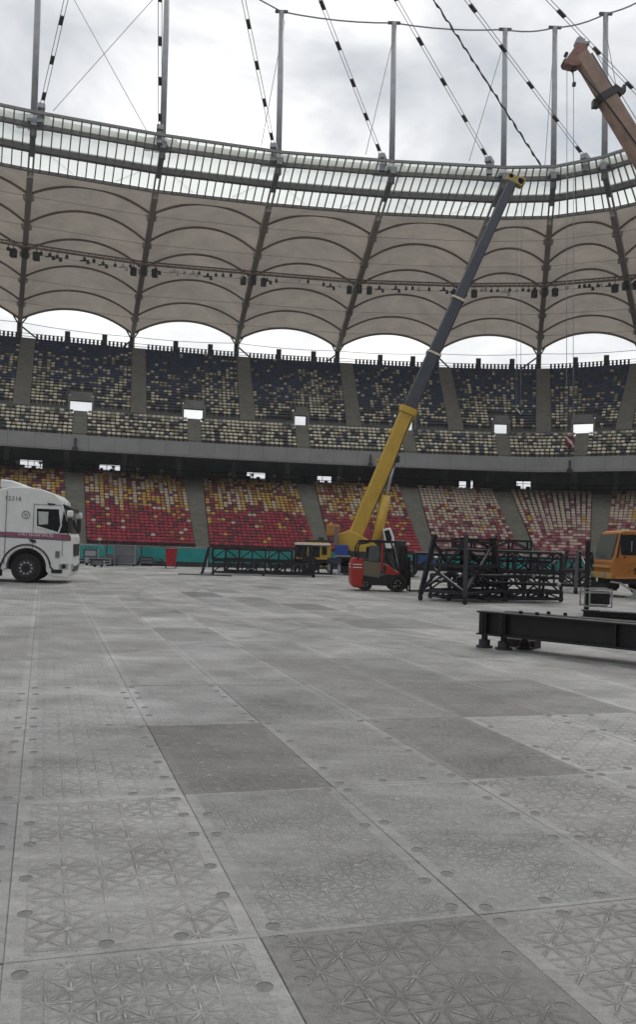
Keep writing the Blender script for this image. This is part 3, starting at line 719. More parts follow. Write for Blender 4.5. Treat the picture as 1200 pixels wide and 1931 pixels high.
# light bridge with loudspeakers under the membrane
TS = .505
br = thing('lighting_bridge', 'dark lighting bridge running across all the roof bays', 'light bridge')
for k in range(0, 8):
    dz = Vector((0, 0, -1.15)); b = MB()
    P0, P1 = RPt(k, 0, TS) + dz, RPt(k, 1, TS) + dz
    b.tube([P0, P1], .13, 6); b.tube([P0 + Vector((0, .5, .45)), P1 + Vector((0, .5, .45))], .09, 6)
    for u in np.arange(0.03, 1, .06): b.bar(lerp(P0, P1, u), lerp(P0, P1, u) + Vector((0, .5, .45)), .07)
    b.build('walkway_truss', arch_m, br)
    for i in range(11):
        if random.random() < .25: continue
        u = .12 + .76 * i / 10 + random.uniform(-.02, .02); p = lerp(P0, P1, u); f_ = MB(); h = random.uniform(.25, .5)
        f_.box((0, 0, -h - .12), (.28, .3, .3), rx=random.uniform(-.5, .3)); f_.bar((0, 0, 0), (0, 0, -h), .06)
        if random.random() < .3: f_.bar((-.5, 0, -h - .3), (.5, 0, -h - .25), .12); f_.box((.4, 0, -h - .5), (.3, .3, .25))
        o = f_.build('spotlight', random.choice((steel_d, steel_d, lamp_w)), br); o.location = p
for k in range(1, 8):
    for j, off in enumerate((-1.18, 0, 1.18)):
        p = lerp(RO[k], RI[k], TS - .012); d = (RPt(min(k, 7), 1, TS) - RPt(min(k, 7), 0, TS)).normalized()
        sp = MB(); sp.box((0, 0, -.45), (.62, .6, .86)); sp.box((0, -.31, -.32), (.5, .03, .42)); sp.box((0, -.31, -.7), (.5, .03, .25)); sp.bar((0, 0, 0), (0, 0, 1.0), .08)
        o = sp.build('loudspeaker', black_m); o.location = p + d * off + Vector((0, 0, -1.35 - (.0 if j != 1 else -.1)))
        tag(o, f'black loudspeaker box, {["left", "middle", "right"][j]} of three under the {["leftmost", "second", "third", "fourth", "fifth", "sixth", "rightmost"][k - 1]} roof truss', 'loudspeaker', 'loudspeakers under the roof trusses')
# columns carrying the roof
for k in range(0, 9):
    t = thing('roof_column', f'steel column behind the top row carrying the {ORD[k]} roof truss', 'column', (RO[k].x, RO[k].y, 0), group='roof columns')
    zt_ = uz(UTOP)
    c = MB(); c.tube([(0, 0, zt_ - 4), (0, 0, 29.0)], .36, 12); c.build('shaft', steel_d, t, smooth=True)
    for sg_ in (-1, 1):
        kk = k if sg_ > 0 else k - 1
        if kk < 0 or kk > 7: continue
        e_ = bow(kk, .07 if sg_ > 0 else .93, 0) - RO[k]
        c = MB(); c.tube([(0, 0, 28.4), (e_.x, e_.y, e_.z + 29.5 - .1)], .1, 6); c.build('strut', steel_d, t)
    sg_ = 1 if k % 2 else -1
    c = MB(); c.tube([(0, 0, 28.6), (sg_ * 3.2, 1.5, 26.2)], .11, 6); c.build('brace', steel_d, t)
# masts on the inner rim
MTOP = 51.2
TOPS = {}
for k in range(0, 9):
    p = lerp(RO[k], RI[k], .965); top = Vector((p.x - .25, p.y, MTOP if k > 2 else 56)); TOPS[k] = top
    t = thing('steel_mast', f'tall grey steel mast standing on the roof rim, {ORD[k - 1] if 0 < k < 8 else ("beyond the left edge" if k == 0 else "beyond the right edge")}', 'mast', (p.x, p.y, p.z), group='masts on the roof rim')
    c = MB(); c.tube([(0, 0, -1.2), (top - p) * .5, top - p], [.29, .27, .24], 12); c.build('shaft', steel_g, t, smooth=True)
    c = MB(); c.box((0, 0, .2), (.9, .9, .5)); c.build('base_plate', steel_g, t)
    c = MB(); c.bar(top - p + Vector((-.6, 0, 0)), top - p + Vector((.6, 0, 0)), .22); c.build('head', steel_d, t)
uc = thing('upper_ring_cable', 'thin dark cable ring joining the tops of the masts', 'cable')
for k in range(0, 8):
    c = MB(); a, b = TOPS[k], TOPS[k + 1]
    c.tube([lerp(a, b, u) + Vector((0, 0, -.5 * 4 * u * (1 - u) * .6)) for u in np.linspace(0, 1, 7)], .075, 5, caps=False); c.build('span', cable_m, uc)
HUB = atz(302, -770, 50)
SPK = [(77, 207), (302, 247), (517, 281), (722, 300), (924, 306), (1105, 300), (1262, 240)]
for i, (x, y) in enumerate(SPK):
    P = atz(x, y, 37.8)
    t = thing('spoke_cable', f'paired spoke cable with black clamps, {ORD[i]}, rising from the roof rim', 'cable', P, group='paired spoke cables')
    d = HUB - P; Ln = d.length; dn = d.normalized(); sd = dn.cross(Vector((0, 0, 1))).normalized() * .14
    for sg_ in (-1, 1):
        c = MB(); c.tube([sd * sg_, d + sd * sg_], .028, 5); c.build('strand', cable_m, t)
    s = 1.5
    while s < Ln * .75:
        c = MB(); c.bar(dn * (s - .4), dn * (s + .4), .30, .14); c.build('clamp', steel_d, t); s += 3.9 if i < 4 else 4.6
    c = MB(); c.bar(dn * -.4, dn * .5, .6, .5); c.bar((0, 0, 0), (0, 0, -1.2), .5); c.build('anchor', steel_g, t)
P = atz(1020, 312, 37.4); Q = atz(818, 0, 48); d = Q - P; pts = []
for i in range(60):
    u = i / 59 * 1.5; pts.append(P + d * u + Vector((0, 0, .08 * math.sin(i * 1.9) + .05 * math.sin(i * 4.1))))
tag(MB().tube(pts, [.085 + .035 * math.sin(i * 2.7) for i in range(60)], 6).build('bundled_cable', steel_d, smooth=True), 'single thick black bundled cable rising from the rim left of the cranes', 'cable')
WIRES = [((100, 210), (292, -4), 'thin brace wire rising rightwards between the two leftmost masts'), ((278, 250), (135, -8), 'thin brace wire falling rightwards between the two leftmost masts'),
         ((690, 292), (745, 60), 'thin brace wire left of the mast in the middle of the sky'), ((885, 305), (953, 75), 'thin brace wire left of the fifth mast'),
         ((493, 275), (537, 40), 'thin brace wire left of the third mast'), ((1028, 314), (1042, 120), 'thin brace wire left of the sixth mast'), ((1162, 160), (1139, 40), 'thin brace wire right of the seventh mast')]
for (a, b, lb) in WIRES:
    A = atz(*a, 37.8); B = aty(b[0], b[1], A.y - .3); tag(MB().tube([A, B], .03, 4).build('brace_wire', cable_m), lb, 'wire')

# ---------------- the rest of the bowl behind the camera and to the sides
ring = [tuple(FK[k]) for k in (8, 9, 10)] + [(57, 50, 80), (58, 28, 95), (54, 5, 105), (42, -20, 125), (18, -40, 155), (-18, -52, 172), (-55, -55, 186), (-88, -46, 212), (-112, -25, 240), (-121, 5, 265), (-117, 32, 285), (-103, 52, 305), (-82, 63.5, 325)] + [tuple(FK[k]) if k > -99 else 0 for k in (-2, -1, 0)]
def rp(q, o, z):
    a = math.radians(q[2]); return (q[0] + math.sin(a) * o, q[1] + math.cos(a) * o, z)
ring[-3:] = [(x, y, a) for x, y, a in ring[-3:]]
far = MB(); far.grid([[rp(q, o, z) for q in ring] for o, z in ((-13, 0), (-13, .8), (6.5, 8.1), (16, 8.2), (16, 12.5), (9, 10.9), (-.2, 10), (-.2, 11.5), (.5, 11.4), (26, 26.2), (26.5, 26))])
tag(far.build('bowl_far_side', mat('far terraces', (.11, .085, .08), .9, var=.4, scale=.8)), kind='structure')
far = MB(); far.grid([[rp(q, o, z) for q in ring] for o, z in ((31, 29.6), (-8, 36))])
tag(far.build('roof_far_side', membrane_m), kind='structure')

# ================================================================== HOARDING AND FIELD-EDGE CLUTTER
hp = [(-60, 50.5), (60, 50.5), (250, 50.8), (380, 52), (500, 54), (640, 57.5), (780, 61), (940, 64.5), (1100, 66), (1260, 65)]
hpts = [Vector(((x - 600) / FPX * D, D, 0)) for x, D in hp]
cum = [0]
for i in range(len(hpts) - 1): cum.append(cum[-1] + (hpts[i + 1] - hpts[i]).length)
def hat(l):
    for i in range(len(hpts) - 1):
        if l <= cum[i + 1]: return lerp(hpts[i], hpts[i + 1], (l - cum[i]) / (cum[i + 1] - cum[i]))
    return hpts[-1]
ho = thing('pitch_hoarding', 'teal cloth hoarding along the foot of the lower tier', 'hoarding')
l = 0; i = 0
while l < cum[-1] - 2.1:
    a, b = hat(l + .05), hat(l + 1.95); q = MB()
    mid = (a + b) / 2; x, y, _ = pix(mid)
    m = teal_b if 765 < x < 805 else teal_m
    dn = Vector((b - a)).normalized(); nn = Vector((dn.y, -dn.x, 0))
    rows = []
    for zz in (.28, .55, .85, 1.08): rows.append([lerp(a, b, u) + Vector((0, 0, zz)) + nn * (.03 * math.sin(u * 9 + zz * 5 + i)) for u in np.linspace(0, 1, 7)])
    q.grid(rows); q.grid([[p - nn * .05 for p in r] for r in rows[::-1]])
    q.build('cloth_panel', m, ho, smooth=True)
    f_ = MB(); f_.bar(a, a + Vector((0, 0, 1.1)), .06); f_.bar(a + Vector((0, 0, .2)) - nn * .1, b + Vector((0, 0, .2)) - nn * .1, .12, .4); f_.bar(a, a - nn * .5, .05)
    f_.build('stand', steel_d, ho); l += 2.0; i += 1
def place_px(x, y): return atz(x, y, 0)
def case(name, label, cat, px, py, sx, sy, sz, m, trim, rz=0., feet=True):
    P = place_px(px, py); t = thing(name, label, cat, P, rz)
    MB().box((0, 0, sz / 2 + .12), (sx, sy, sz)).build('body', m, t, bevel=.03)
    q = MB()
    for x in (-1, 1):
        q.bar((x * sx / 2, -sy / 2 - .01, .12), (x * sx / 2, -sy / 2 - .01, sz + .12), .05)
    for z in (.13, sz * .5 + .12, sz + .11): q.bar((-sx / 2, -sy / 2 - .012, z), (sx / 2, -sy / 2 - .012, z), .04)
    q.build('trim', trim, t)
    if feet:
        for x in (-1, 1):
            for y in (-1, 1): MB().cyl((x * (sx / 2 - .12), y * (sy / 2 - .1), .06), (1, 0, 0), .06, .05, 12).build('wheel', rubber, t)
    return t
case('road_case', 'grey road case with metal trim against the teal hoarding', 'case', 236, 1067, 1.2, .6, 1.05, grey_case, steel_g)
case('floor_case', 'low grey floor case left of the red bin', 'case', 277, 1067, .75, .5, .4, grey_case, steel_d)
case('flat_trolley', 'low dark trolley with pale rim beside the white lorry', 'trolley', 190, 1067, 1.2, .6, .3, steel_d, steel_g)
# red wheelie bin
t = thing('wheelie_bin', 'red wheelie bin standing before the teal hoarding', 'bin', place_px(322, 1072), .15)
q = MB(); q.add([(-.25, -.27, .12), (.25, -.27, .12), (.25, .27, .12), (-.25, .27, .12), (-.32, -.36, 1.02), (.32, -.36, 1.02), (.32, .34, 1.02), (-.32, .34, 1.02)], [(0, 1, 5, 4), (1, 2, 6, 5), (2, 3, 7, 6), (3, 0, 4, 7), (0, 3, 2, 1), (4, 5, 6, 7)]); q.build('body', red_b, t, bevel=.03)
q = MB(); q.box((0, 0, 1.07), (.7, .78, .07)); q.bar((-.3, .42, 1.02), (.3, .42, 1.02), .05); q.build('lid', red_b, t, bevel=.02)
for x in (-1, 1): MB().cyl((x * .27, .24, .1), (1, 0, 0), .1, .06, 14).build('wheel', rubber, t)

# ================================================================== LORRY
TR = thing('white_lorry', 'white lorry cab with maroon stripe at the left edge of the floor', 'lorry', (-10.05, 31.0, 0), math.radians(9))
def arcp(cx, cz, r, a0, a1, n): return [(cx + r * math.cos(math.radians(a0 + (a1 - a0) * i / n)), cz + r * math.sin(math.radians(a0 + (a1 - a0) * i / n))) for i in range(n + 1)]
prof = [(1.40, .22), (.80, .24), (.66, .42)] + arcp(0, .52, .66, -5, 185, 14) + [(-.72, .42), (-1.0, .42), (-1.0, 3.14), (-.6, 3.25), (-.1, 3.26), (.4, 3.2), (.85, 3.05), (1.06, 2.86), (1.16, 2.58), (1.40, 1.74), (1.47, 1.6), (1.5, .95), (1.48, .4)]
q = MB(); q.prism(prof, -1.23, 1.23); q.build('cab', white_p, TR, bevel=.07, seg=3)
for y0_ in (-1.2, 1.14): MB().prism([(-1.9, .42), (-1.02, .42), (-1.02, 3.1), (-1.9, 2.95)], y0_, y0_ + .06).build('side_fairing', white_p, TR, bevel=.015)
q = MB(); q.prism([(-1.0, 3.2), (-.1, 3.24), (-.3, 3.36), (-.62, 3.47), (-1.0, 3.5)], -1.05, 1.05); q.build('roof_deflector', white_p, TR, bevel=.06, seg=3)
Ys = -1.238
def plate(pts, y=Ys, th=.012):
    return MB().prism(pts, y - th, y)
ws = plate([(.27, 2.54), (1.0, 2.54), (1.07, 2.0), (1.0, 1.76), (.3, 1.95)], th=.006); win = ws.build('door_window', glass_d, TR)
plate([(.32, 2.44), (.66, 2.44), (.66, 2.02), (.36, 1.99)], Ys - .006, .004).build('reflection', reflection, win)  # window reflection painted as a pale patch on the glass
q = MB(); fpts = [(.25, 2.56), (1.02, 2.56), (1.1, 2.0), (1.02, 1.73), (.28, 1.93)]
for i in range(5): q.bar((fpts[i][0], Ys - .008, fpts[i][1]), (fpts[(i + 1) % 5][0], Ys - .008, fpts[(i + 1) % 5][1]), .045, .03, up=(0, 1, 0))
q.build('window_trim', white_p, win)
q = MB(); q.bar((.18, Ys - .003, .95), (.18, Ys - .003, 2.7), .012); q.build('panel_gap', steel_d, TR)
q = MB(); q.bar((1.17, Ys - .003, .95), (1.17, Ys - .003, 1.7), .012); q.build('panel_gap', steel_d, TR)
q = MB(); q.bar((-.72, Ys - .003, .6), (-.72, Ys - .003, 3.1), .014); q.build('panel_gap', steel_d, TR)
q = MB(); q.bar((.18, Ys - .003, 2.68), (1.12, Ys - .003, 2.68), .01); q.build('panel_gap', steel_d, TR)
q = MB(); q.prism(arcp(0, .52, .64, -8, 188, 14), -.85, .85); q.build('wheel_well', black_m, TR)
plate([(-1.9, 1.72), (1.36, 1.69), (1.44, 1.6), (1.44, 1.5), (-1.9, 1.58)], th=.004).build('stripe', maroon_p, TR)
plate([(-1.9, 1.575), (1.44, 1.495), (1.44, 1.475), (-1.9, 1.55)], th=.004).build('pinstripe', mat('blue pinstripe', (.05, .05, .18), .5), TR)
q = MB(); xs = -.28
for i in range(15):
    wl = random.choice((.035, .045, .055)); z0 = 1.608 - .02 * (xs + .3)
    if i in (3, 4): xs += .03
    q.box((xs, Ys - .006, z0 + .045), (.012, .004, .085)); q.box((xs + wl / 2, Ys - .006, z0 + (.08 if i % 2 else .015)), (wl, .004, .014))
    if i % 3: q.box((xs + wl, Ys - .006, z0 + .045), (.011, .004, .08))
    xs += wl + .03
q.build('stripe_lettering', offwhite, TR)
tcu = bpy.data.curves.new('num', 'FONT'); tcu.body = '12316'; tcu.size = .21; tcu.extrude = .002; tcu.space_character = 1.08
to = bpy.data.objects.new('tmp', tcu); COL.objects.link(to); bpy.context.view_layer.update()
tme = bpy.data.meshes.new_from_object(to); bpy.data.objects.remove(to); tme.materials.append(grey_case)
o = obj('fleet_number', tme, TR); o.location = (-.80, Ys - .004, 2.78); o.rotation_euler = (math.radians(90), 0, 0)
q = MB(); c_ = arcp(-.08, 2.31, .125, 0, 360, 20); q.tube([(x, Ys - .004, z) for x, z in c_], .011, 4)
q.tube([(-.14, Ys - .004, 2.36), (-.09, Ys - .004, 2.29), (-.05, Ys - .004, 2.36), (-.02, Ys - .004, 2.27)], .01, 4); q.tube([(-.1, Ys - .004, 2.25), (-.06, Ys - .004, 2.22)], .01, 4)
q.build('emblem', grey_case, TR)
q = MB(); q.prism([(.06, 1.50), (.28, 1.46), (.30, 1.36), (.12, 1.40)], Ys - .03, Ys); q.build('door_handle', black_m, TR, bevel=.01)
q = MB(); a_ = arcp(0, .5, .80, 5, 175, 16); q.tube([(.95, Ys - .01, .42)] + [(x, Ys - .01, z) for x, z in a_] + [(-.95, Ys - .01, .82), (-1.9, Ys - .01, .82)], .03, 6); q.build('arch_trim', black_m, TR)
q = MB(); q.prism([(-1.9, .72), (-.98, .72), (-.9, .84), (-1.9, .86)], Ys - .012, Ys); q.build('step_gap', black_m, TR)
q = MB(); q.box((-1.12, Ys - .008, .5), (.16, .02, .14)); q.build('step_marker', black_m, TR)
for x, z, sx in ((1.02, 1.0, .14),): MB().box((x, Ys - .008, z), (sx, .02, .22)).build('side_vent', grey_case, TR)
q = MB(); q.prism([(1.13, 2.62), (1.22, 2.40), (1.43, 1.72), (1.41, 1.70), (1.18, 2.36), (1.11, 2.58)], -1.1, 1.1); q.build('windscreen', glass_d, TR)
q = MB(); q.prism([(.86, 1.72), (1.05, 1.8), (1.12, 2.1), (1.16, 2.5), (1.24, 2.3), (1.40, 1.74)], Ys - .006, Ys); q.build('corner_glass', glass_d, TR)
q = MB(); q.prism([(1.0, 2.78), (1.38, 2.62), (1.42, 2.5), (1.36, 2.46), (1.12, 2.62)], -1.15, 1.15); q.build('sun_visor', black_m, TR, bevel=.015)
q = MB(); q.prism([(.62, 2.74), (.9, 2.72), (.82, 2.68), (.64, 2.68)], Ys - .03, Ys); q.build('marker_light', black_m, TR)
for sg_ in (-1, 1):
    q = MB(); q.box((1.40, sg_ * 1.40, 2.40), (.2, .24, .22)); mo = q.build('mirror', offwhite, TR, bevel=.05)
    q = MB(); q.box((1.41, sg_ * 1.40, 2.02), (.13, .2, .5)); q.build('mirror_housing', steel_d, mo, bevel=.03)
    q = MB(); q.bar((1.32, sg_ * 1.2, 2.52), (1.42, sg_ * 1.42, 2.5), .05); q.bar((1.3, sg_ * 1.2, 1.75), (1.42, sg_ * 1.42, 1.78), .05); q.box((1.335, sg_ * 1.42, 2.02), (.02, .2, .44)); q.build('arm', black_m, mo)
    q = MB(); q.box((1.47, sg_ * .98, .6), (.1, .38, .2)); q.box((1.24, sg_ * 1.236, .6), (.3, .02, .2)); hl = q.build('headlight', alu, TR, bevel=.02)
    q = MB(); q.cyl((1.24, sg_ * 1.25, .6), (0, 1, 0), .075, .02, 16); q.build('lens', glass_d, hl)
q = MB(); q.box((1.5, 0, 1.15), (.03, 1.7, .42)); q.box((1.5, 0, .5), (.03, 1.5, .18))
for i in range(6): q.box((1.515, 0, .98 + i * .07), (.02, 1.6, .02))
q.build('grille', black_m, TR)
q = MB(); q.box((1.02, Ys - .006, .42), (.36, .02, .12)); q.build('bumper_step', black_m, TR)
q = MB(); q.box((-3.2, 0, .85), (4.4, .8, .3)); q.box((-1.5, 0, .7), (.8, 2.2, .5)); q.box((-3.7, 0, 1.1), (1.0, .9, .12)); q.build('chassis', black_m, TR)
def wheel(parent, x, y, z, r, w, face, rim_r=None, rimmat=None, bolts=10):
    tp = MB(); prf = [(-.5, .62), (-.5, .93), (-.36, 1.0), (.36, 1.0), (.5, .93), (.5, .62)]; n = 28; vs2 = []; fs2 = []
    for k in range(n):
        a = 2 * math.pi * k / n
        vs2 += [(x + math.cos(a) * r * q_[1], y + q_[0] * w, z + math.sin(a) * r * q_[1]) for q_ in prf]
    m_ = len(prf)
    for k in range(n):
        for j in range(m_): fs2.append((k * m_ + j, k * m_ + (j + 1) % m_, ((k + 1) % n) * m_ + (j + 1) % m_, ((k + 1) % n) * m_ + j))
    tp.add(vs2, fs2); ty = tp.build('wheel', rubber, parent, smooth=False)
    rr = rim_r or r * .6; yf = y + face * w * .30
    q = MB(); q.cyl((x, yf, z), (0, 1, 0), rr, w * .3, 24); q.build('rim', rimmat or steel_d, ty)
    q = MB(); q.cyl((x, yf + face * w * .2, z), (0, 1, 0), rr * .32, w * .2, 16)
    q.build('hub', black_m, ty)
    q = MB()
    for k in range(bolts):
        a = 2 * math.pi * k / bolts; q.cyl((x + math.cos(a) * rr * .62, yf + face * w * .17, z + math.sin(a) * rr * .62), (0, 1, 0), rr * .13, w * .08, 8)
    if bolts: q.build('nuts', alu, ty)
    return ty
for sg_ in (-1, 1):
    wheel(TR, 0, sg_ * 1.06, .5, .5, .3, sg_, .31, steel_d)
    wheel(TR, -3.7, sg_ * .95, .5, .5, .55, sg_, .29, steel_g)
q = MB(); q.box((-.86, -1.1, .42), (.1, .3, .42)); q.build('mudflap', rubber, TR)

# ================================================================== FORKLIFT
FK_ = thing('forklift', 'red and black forklift truck with raised overhead guard and front mast', 'forklift', (2.5, 32.9, 0), math.radians(3))
q = MB(); q.prism([(-1.22, .28), (-1.12, .12), (-.78, .12), (-.74, .95), (-.80, 1.2), (-1.14, 1.22), (-1.24, 1.0)], -.52, .52); q.build('counterweight', red_p, FK_, bevel=.05, seg=3)
q = MB()
for z in (.86, .97): q.box((-1.225, 0, z), (.03, .8, .04)); q.box((-1.0, -.525, z), (.34, .02, .03))
q.build('counterweight_slot', offwhite, FK_)
q = MB(); q.prism([(-.76, .22), (.5, .22), (.62, .5), (.6, .62), (.12, .66), (-.2, .55), (-.76, .6)], -.5, .5); q.build('chassis', black_m, FK_, bevel=.03)
q = MB(); q.prism([(.08, .62), (.60, .58), (.62, .72), (.42, .78), (.14, 1.0), (.06, .98)], -.48, .48); q.build('front_cowl', red_p, FK_, bevel=.03)
q = MB(); q.prism([(-.80, .58), (-.2, .5), (-.12, .66), (-.16, 1.08), (-.78, 1.1)], -.515, -.47); q.build('side_panel', beige, FK_, bevel=.012)
q = MB(); q.box((-.45, 0, .9), (.6, .8, .5)); q.build('engine_cover', black_m, FK_, bevel=.04)
q = MB(); q.box((-.35, 0, 1.2), (.45, .45, .1)); q.box((-.58, 0, 1.42), (.1, .45, .42)); q.build('seat', black_m, FK_, bevel=.03)
for y in (-.5, .5):
    q = MB(); q.tube([(-.98, y, 1.15), (-1.0, y, 1.6), (-.92, y, 1.74), (-.6, y, 1.79)], .035, 8); q.build('rear_pillar', black_m, FK_)
    q = MB(); q.bar((-.12, y, .75), (-.10, y, 1.78), .07); q.build('centre_pillar', red_p, FK_)
    q = MB(); q.bar((.62, y, .75), (.38, y, 1.8), .06); q.build('front_pillar', black_m, FK_)
q = MB(); q.box((-.25, 0, 1.82), (1.35, 1.06, .05))
for i in range(5): q.box((-.25, -.4 + .2 * i, 1.86), (1.3, .05, .05))
q.build('overhead_guard', black_m, FK_)
q = MB(); q.prism([(-.62, 1.12), (-.2, 1.12), (-.2, 1.68), (-.58, 1.68)], -.5, -.48); q.build('door_glass', mat('grey cab glass', (.09, .11, .11), .15), FK_)
q = MB(); q.tube([(.33, -.44, 1.72), (.40, -.45, 1.6), (.5, -.46, 1.2), (.56, -.46, 1.0)], .045, 8); q.build('hose_cover', mat('pale grey hose', (.24, .25, .25), .6), FK_)
q = MB(); q.tube([(.3, 0, .95), (.12, 0, 1.25)], .025, 6); q.tube([(.12 + .03 * math.sin(a), .17 * math.cos(a), 1.25 + .16 * math.sin(a)) for a in np.linspace(0, 6.28, 14)], .018, 6); q.build('steering_wheel', black_m, FK_)
for y in (-.3, .3):
    q = MB(); q.bar((.74, y, .12), (.70, y, 1.72), .12, .14); q.bar((.86, y, .12), (.82, y, 1.66), .1, .1); q.build('mast_rail', black_m, FK_)
q = MB()
for z in (.35, .95, 1.66): q.box((.78, 0, z), (.12, .7, .08))
q.cyl((.74, 0, .9), (0, 0, 1), .05, 1.4, 10); q.build('mast_crossbar', black_m, FK_)
q = MB(); q.bar((.80, -.12, .9), (.78, -.12, 1.6), .06); q.build('lift_chain', alu, FK_)
q = MB(); q.box((.95, 0, .3), (.08, .95, .1)); q.box((.95, 0, .72), (.08, .95, .1))
for y in (-.4, -.2, 0, .2, .4): q.box((.95, y, .8), (.05, .05, 1.0))
q.build('carriage', black_m, FK_)
for y in (-.28, .28):
    q = MB(); q.box((1.0, y, .42), (.05, .12, .72)); q.prism([(.98, .06), (2.0, .09), (2.0, .075), (.98, .015)], y - .06, y + .06); q.build('fork', steel_d, FK_)
for sg_ in (-1, 1):
    wheel(FK_, .52, sg_ * .45, .33, .33, .24, sg_, .17, black_m, 6); wheel(FK_, -.68, sg_ * .42, .25, .25, .18, sg_, .13, black_m, 6)

# ================================================================== YELLOW MOBILE CRANE
YC = 49.0
CR = thing('mobile_crane', 'yellow mobile crane with a long slate grey telescopic boom', 'crane', (1.2, YC, 0))
def cy(x, y, dy=0): return aty(x, y, YC + dy)
a, b = cy(669, 1016), cy(771, 773); q = MB()
def boomsec(p0, p1, w0, w1, d0, d1, nm, m, par, **kw):
    p0, p1 = Vector(p0), Vector(p1); dn = (p1 - p0).normalized(); x = Vector((0, 1, 0)); y = x.cross(dn).normalized(); vs2 = []
    for p, w, d in ((p0, w0, d0), (p1, w1, d1)):
        for i, j in ((-.5, -.42), (-.3, -.5), (.3, -.5), (.5, -.42), (.5, .42), (.38, .5), (-.38, .5), (-.5, .42)):
            vs2.append(p + x * (i * d) + y * (j * w))
    q = MB().add(vs2, [tuple(range(8)), tuple(range(15, 7, -1))] + [(i, (i + 1) % 8, 8 + (i + 1) % 8, 8 + i) for i in range(8)])
    return q.build(nm, m, par, world=True, **kw)
base_sec = boomsec(cy(662, 1030), b, .80, .86, .8, .8, 'base_boom', yellow_p, CR, bevel=.03)
boomsec(lerp(a, b, .965), lerp(a, b, 1.012), 1.0, 1.02, 1.0, 1.0, 'boom_collar', yellow_p, CR)
c1, c2, tip = cy(818, 668), cy(864, 566), cy(966, 345)
boomsec(b, c1, .76, .74, .7, .7, 'boom_section', slate_p, CR, bevel=.03)
boomsec(c1, c2, .68, .67, .62, .62, 'boom_section', slate_p, CR, bevel=.03)
boomsec(c2, tip, .62, .5, .55, .5, 'boom_section', slate_p, CR, bevel=.03)
for c in (c1, c2):
    d = (tip - a).normalized() * .06
    boomsec(c - d, c + d, .86, .86, .8, .8, 'boom_ring', cream_p, CR)
hd = tip; q = MB(); q.box(hd + Vector((.15, 0, .1)), (1.0, .5, .42), ry=.4); q.cyl(hd + Vector((.5, 0, .05)), (0, 1, 0), .24, .5, 14); q.cyl(hd + Vector((-.1, 0, .3)), (0, 1, 0), .16, .5, 12); q.build('boom_head', mat('head ochre', (.36, .27, .08), .5), CR, world=True, bevel=.03)
q = MB()                                                    # lugs, hose and rungs on the base section
for u in (.14, .36, .58, .8):
    p = lerp(a, b, u); q.box(p + Vector((-.44, -.2, .18)), (.3, .2, .14)); q.box(p + Vector((.1, -.42, 0)), (.1, .06, .1))
q.build('boom_lug', yellow_p, CR, world=True)
q = MB(); q.tube([lerp(a, b, u) + Vector((.36 - .05 * math.sin(u * 9), -.44, -.1)) for u in np.linspace(.2, .95, 12)], .03, 5); q.build('hose', black_m, CR, world=True)
q = MB(); q.tube([cy(708, 1034, -.3), cy(728, 935, -.2)], .28, 12); q.build('luffing_cylinder', yellow_p, CR, world=True, smooth=True)
q = MB(); q.tube([cy(728, 936, -.2), cy(744, 868, 0)], .12, 10); q.build('cylinder_rod', alu, CR, world=True, smooth=True)
q = MB(); q.box(cy(745, 866), (.5, .7, .35)); q.build('cylinder_bracket', steel_d, CR, world=True)
# superstructure
q = MB(); p = cy(660, 1025); q.add([], [])
pr = [cy(x, y) for x, y in ((637, 1008), (657, 1000), (677, 1008), (700, 1022), (712, 1030), (700, 1044), (664, 1044), (655, 1034), (637, 1027))]
q.prism([(v.x, v.z) for v in pr], YC - .75, YC + .75); q.build('turret', yellow_p, CR, world=True, bevel=.05)
q = MB(); q.box((cy(690, 1040).x, YC + .2, 1.05), (3.2, 2.2, .5)); q.cyl((cy(680, 1040).x, YC, .85), (0, 0, 1), .9, .3, 24); q.build('turntable', steel_d, CR, world=True)
q = MB(); q.box((cy(735, 1040).x, YC + .4, 1.5), (1.7, 2.0, 1.0)); q.build('counterweight', steel_d, CR, world=True, bevel=.05)
q = MB(); pc = [cy(x, y, -.8) for x, y in ((722, 998), (736, 995), (743, 1014), (742, 1034), (728, 1034))]; q.prism([(v.x, v.z) for v in pc], YC - 1.25, YC - .45); ucab = q.build('operator_cab', offwhite, CR, world=True, bevel=.04)
q = MB(); pc = [cy(x, y, -1.26) for x, y in ((725, 1001), (734, 999), (739, 1013), (739, 1024), (730, 1024))]; q.prism([(v.x, v.z) for v in pc], YC - 1.27, YC - 1.24); q.build('cab_glass', glass_d, ucab, world=True)
q = MB(); A = cy(628, 1000, .4); q.box(A, (.75, .9, .62)); q.build('winch_housing', mat('winch amber', (.42, .2, .05), .5), CR, world=True, bevel=.05)
# carrier
zb = .42
def cx(px): return (px - 600) / FPX * (YC - 1)
q = MB(); q.box(((cx(556) + cx(800)) / 2, YC, .62), (cx(800) - cx(556), 2.2, .34)); q.build('carrier_frame', steel_d, CR, world=True)
pr = [cy(x, y, -1.1) for x, y in ((556, 1026), (560, 1022), (622, 1024), (625, 1030), (625, 1066), (618, 1070), (556, 1068))]
q = MB(); q.prism([(v.x, v.z) for v in pr], YC - 1.1, YC + 1.1); cc = q.build('carrier_cab', yellow_p, CR, world=True, bevel=.05, seg=3)
for (x0, y0, x1, y1, nm) in ((559, 1030, 580, 1050, 'windscreen'), (582, 1030, 604, 1050, 'windscreen'), (607, 1031, 617, 1046, 'side_window')):
    A, B = cy(x0, y1, -1.12), cy(x1, y0, -1.12); q = MB(); q.box(((A.x + B.x) / 2, YC - 1.115, (A.z + B.z) / 2), (B.x - A.x, .04, B.z - A.z)); q.build(nm, glass_d, cc, world=True)
A = cy(556, 1025, -1.15); B = cy(624, 1027, -1.15); q = MB(); q.bar(A, B, .12, .1); q.build('roof_edge', offwhite, cc, world=True)
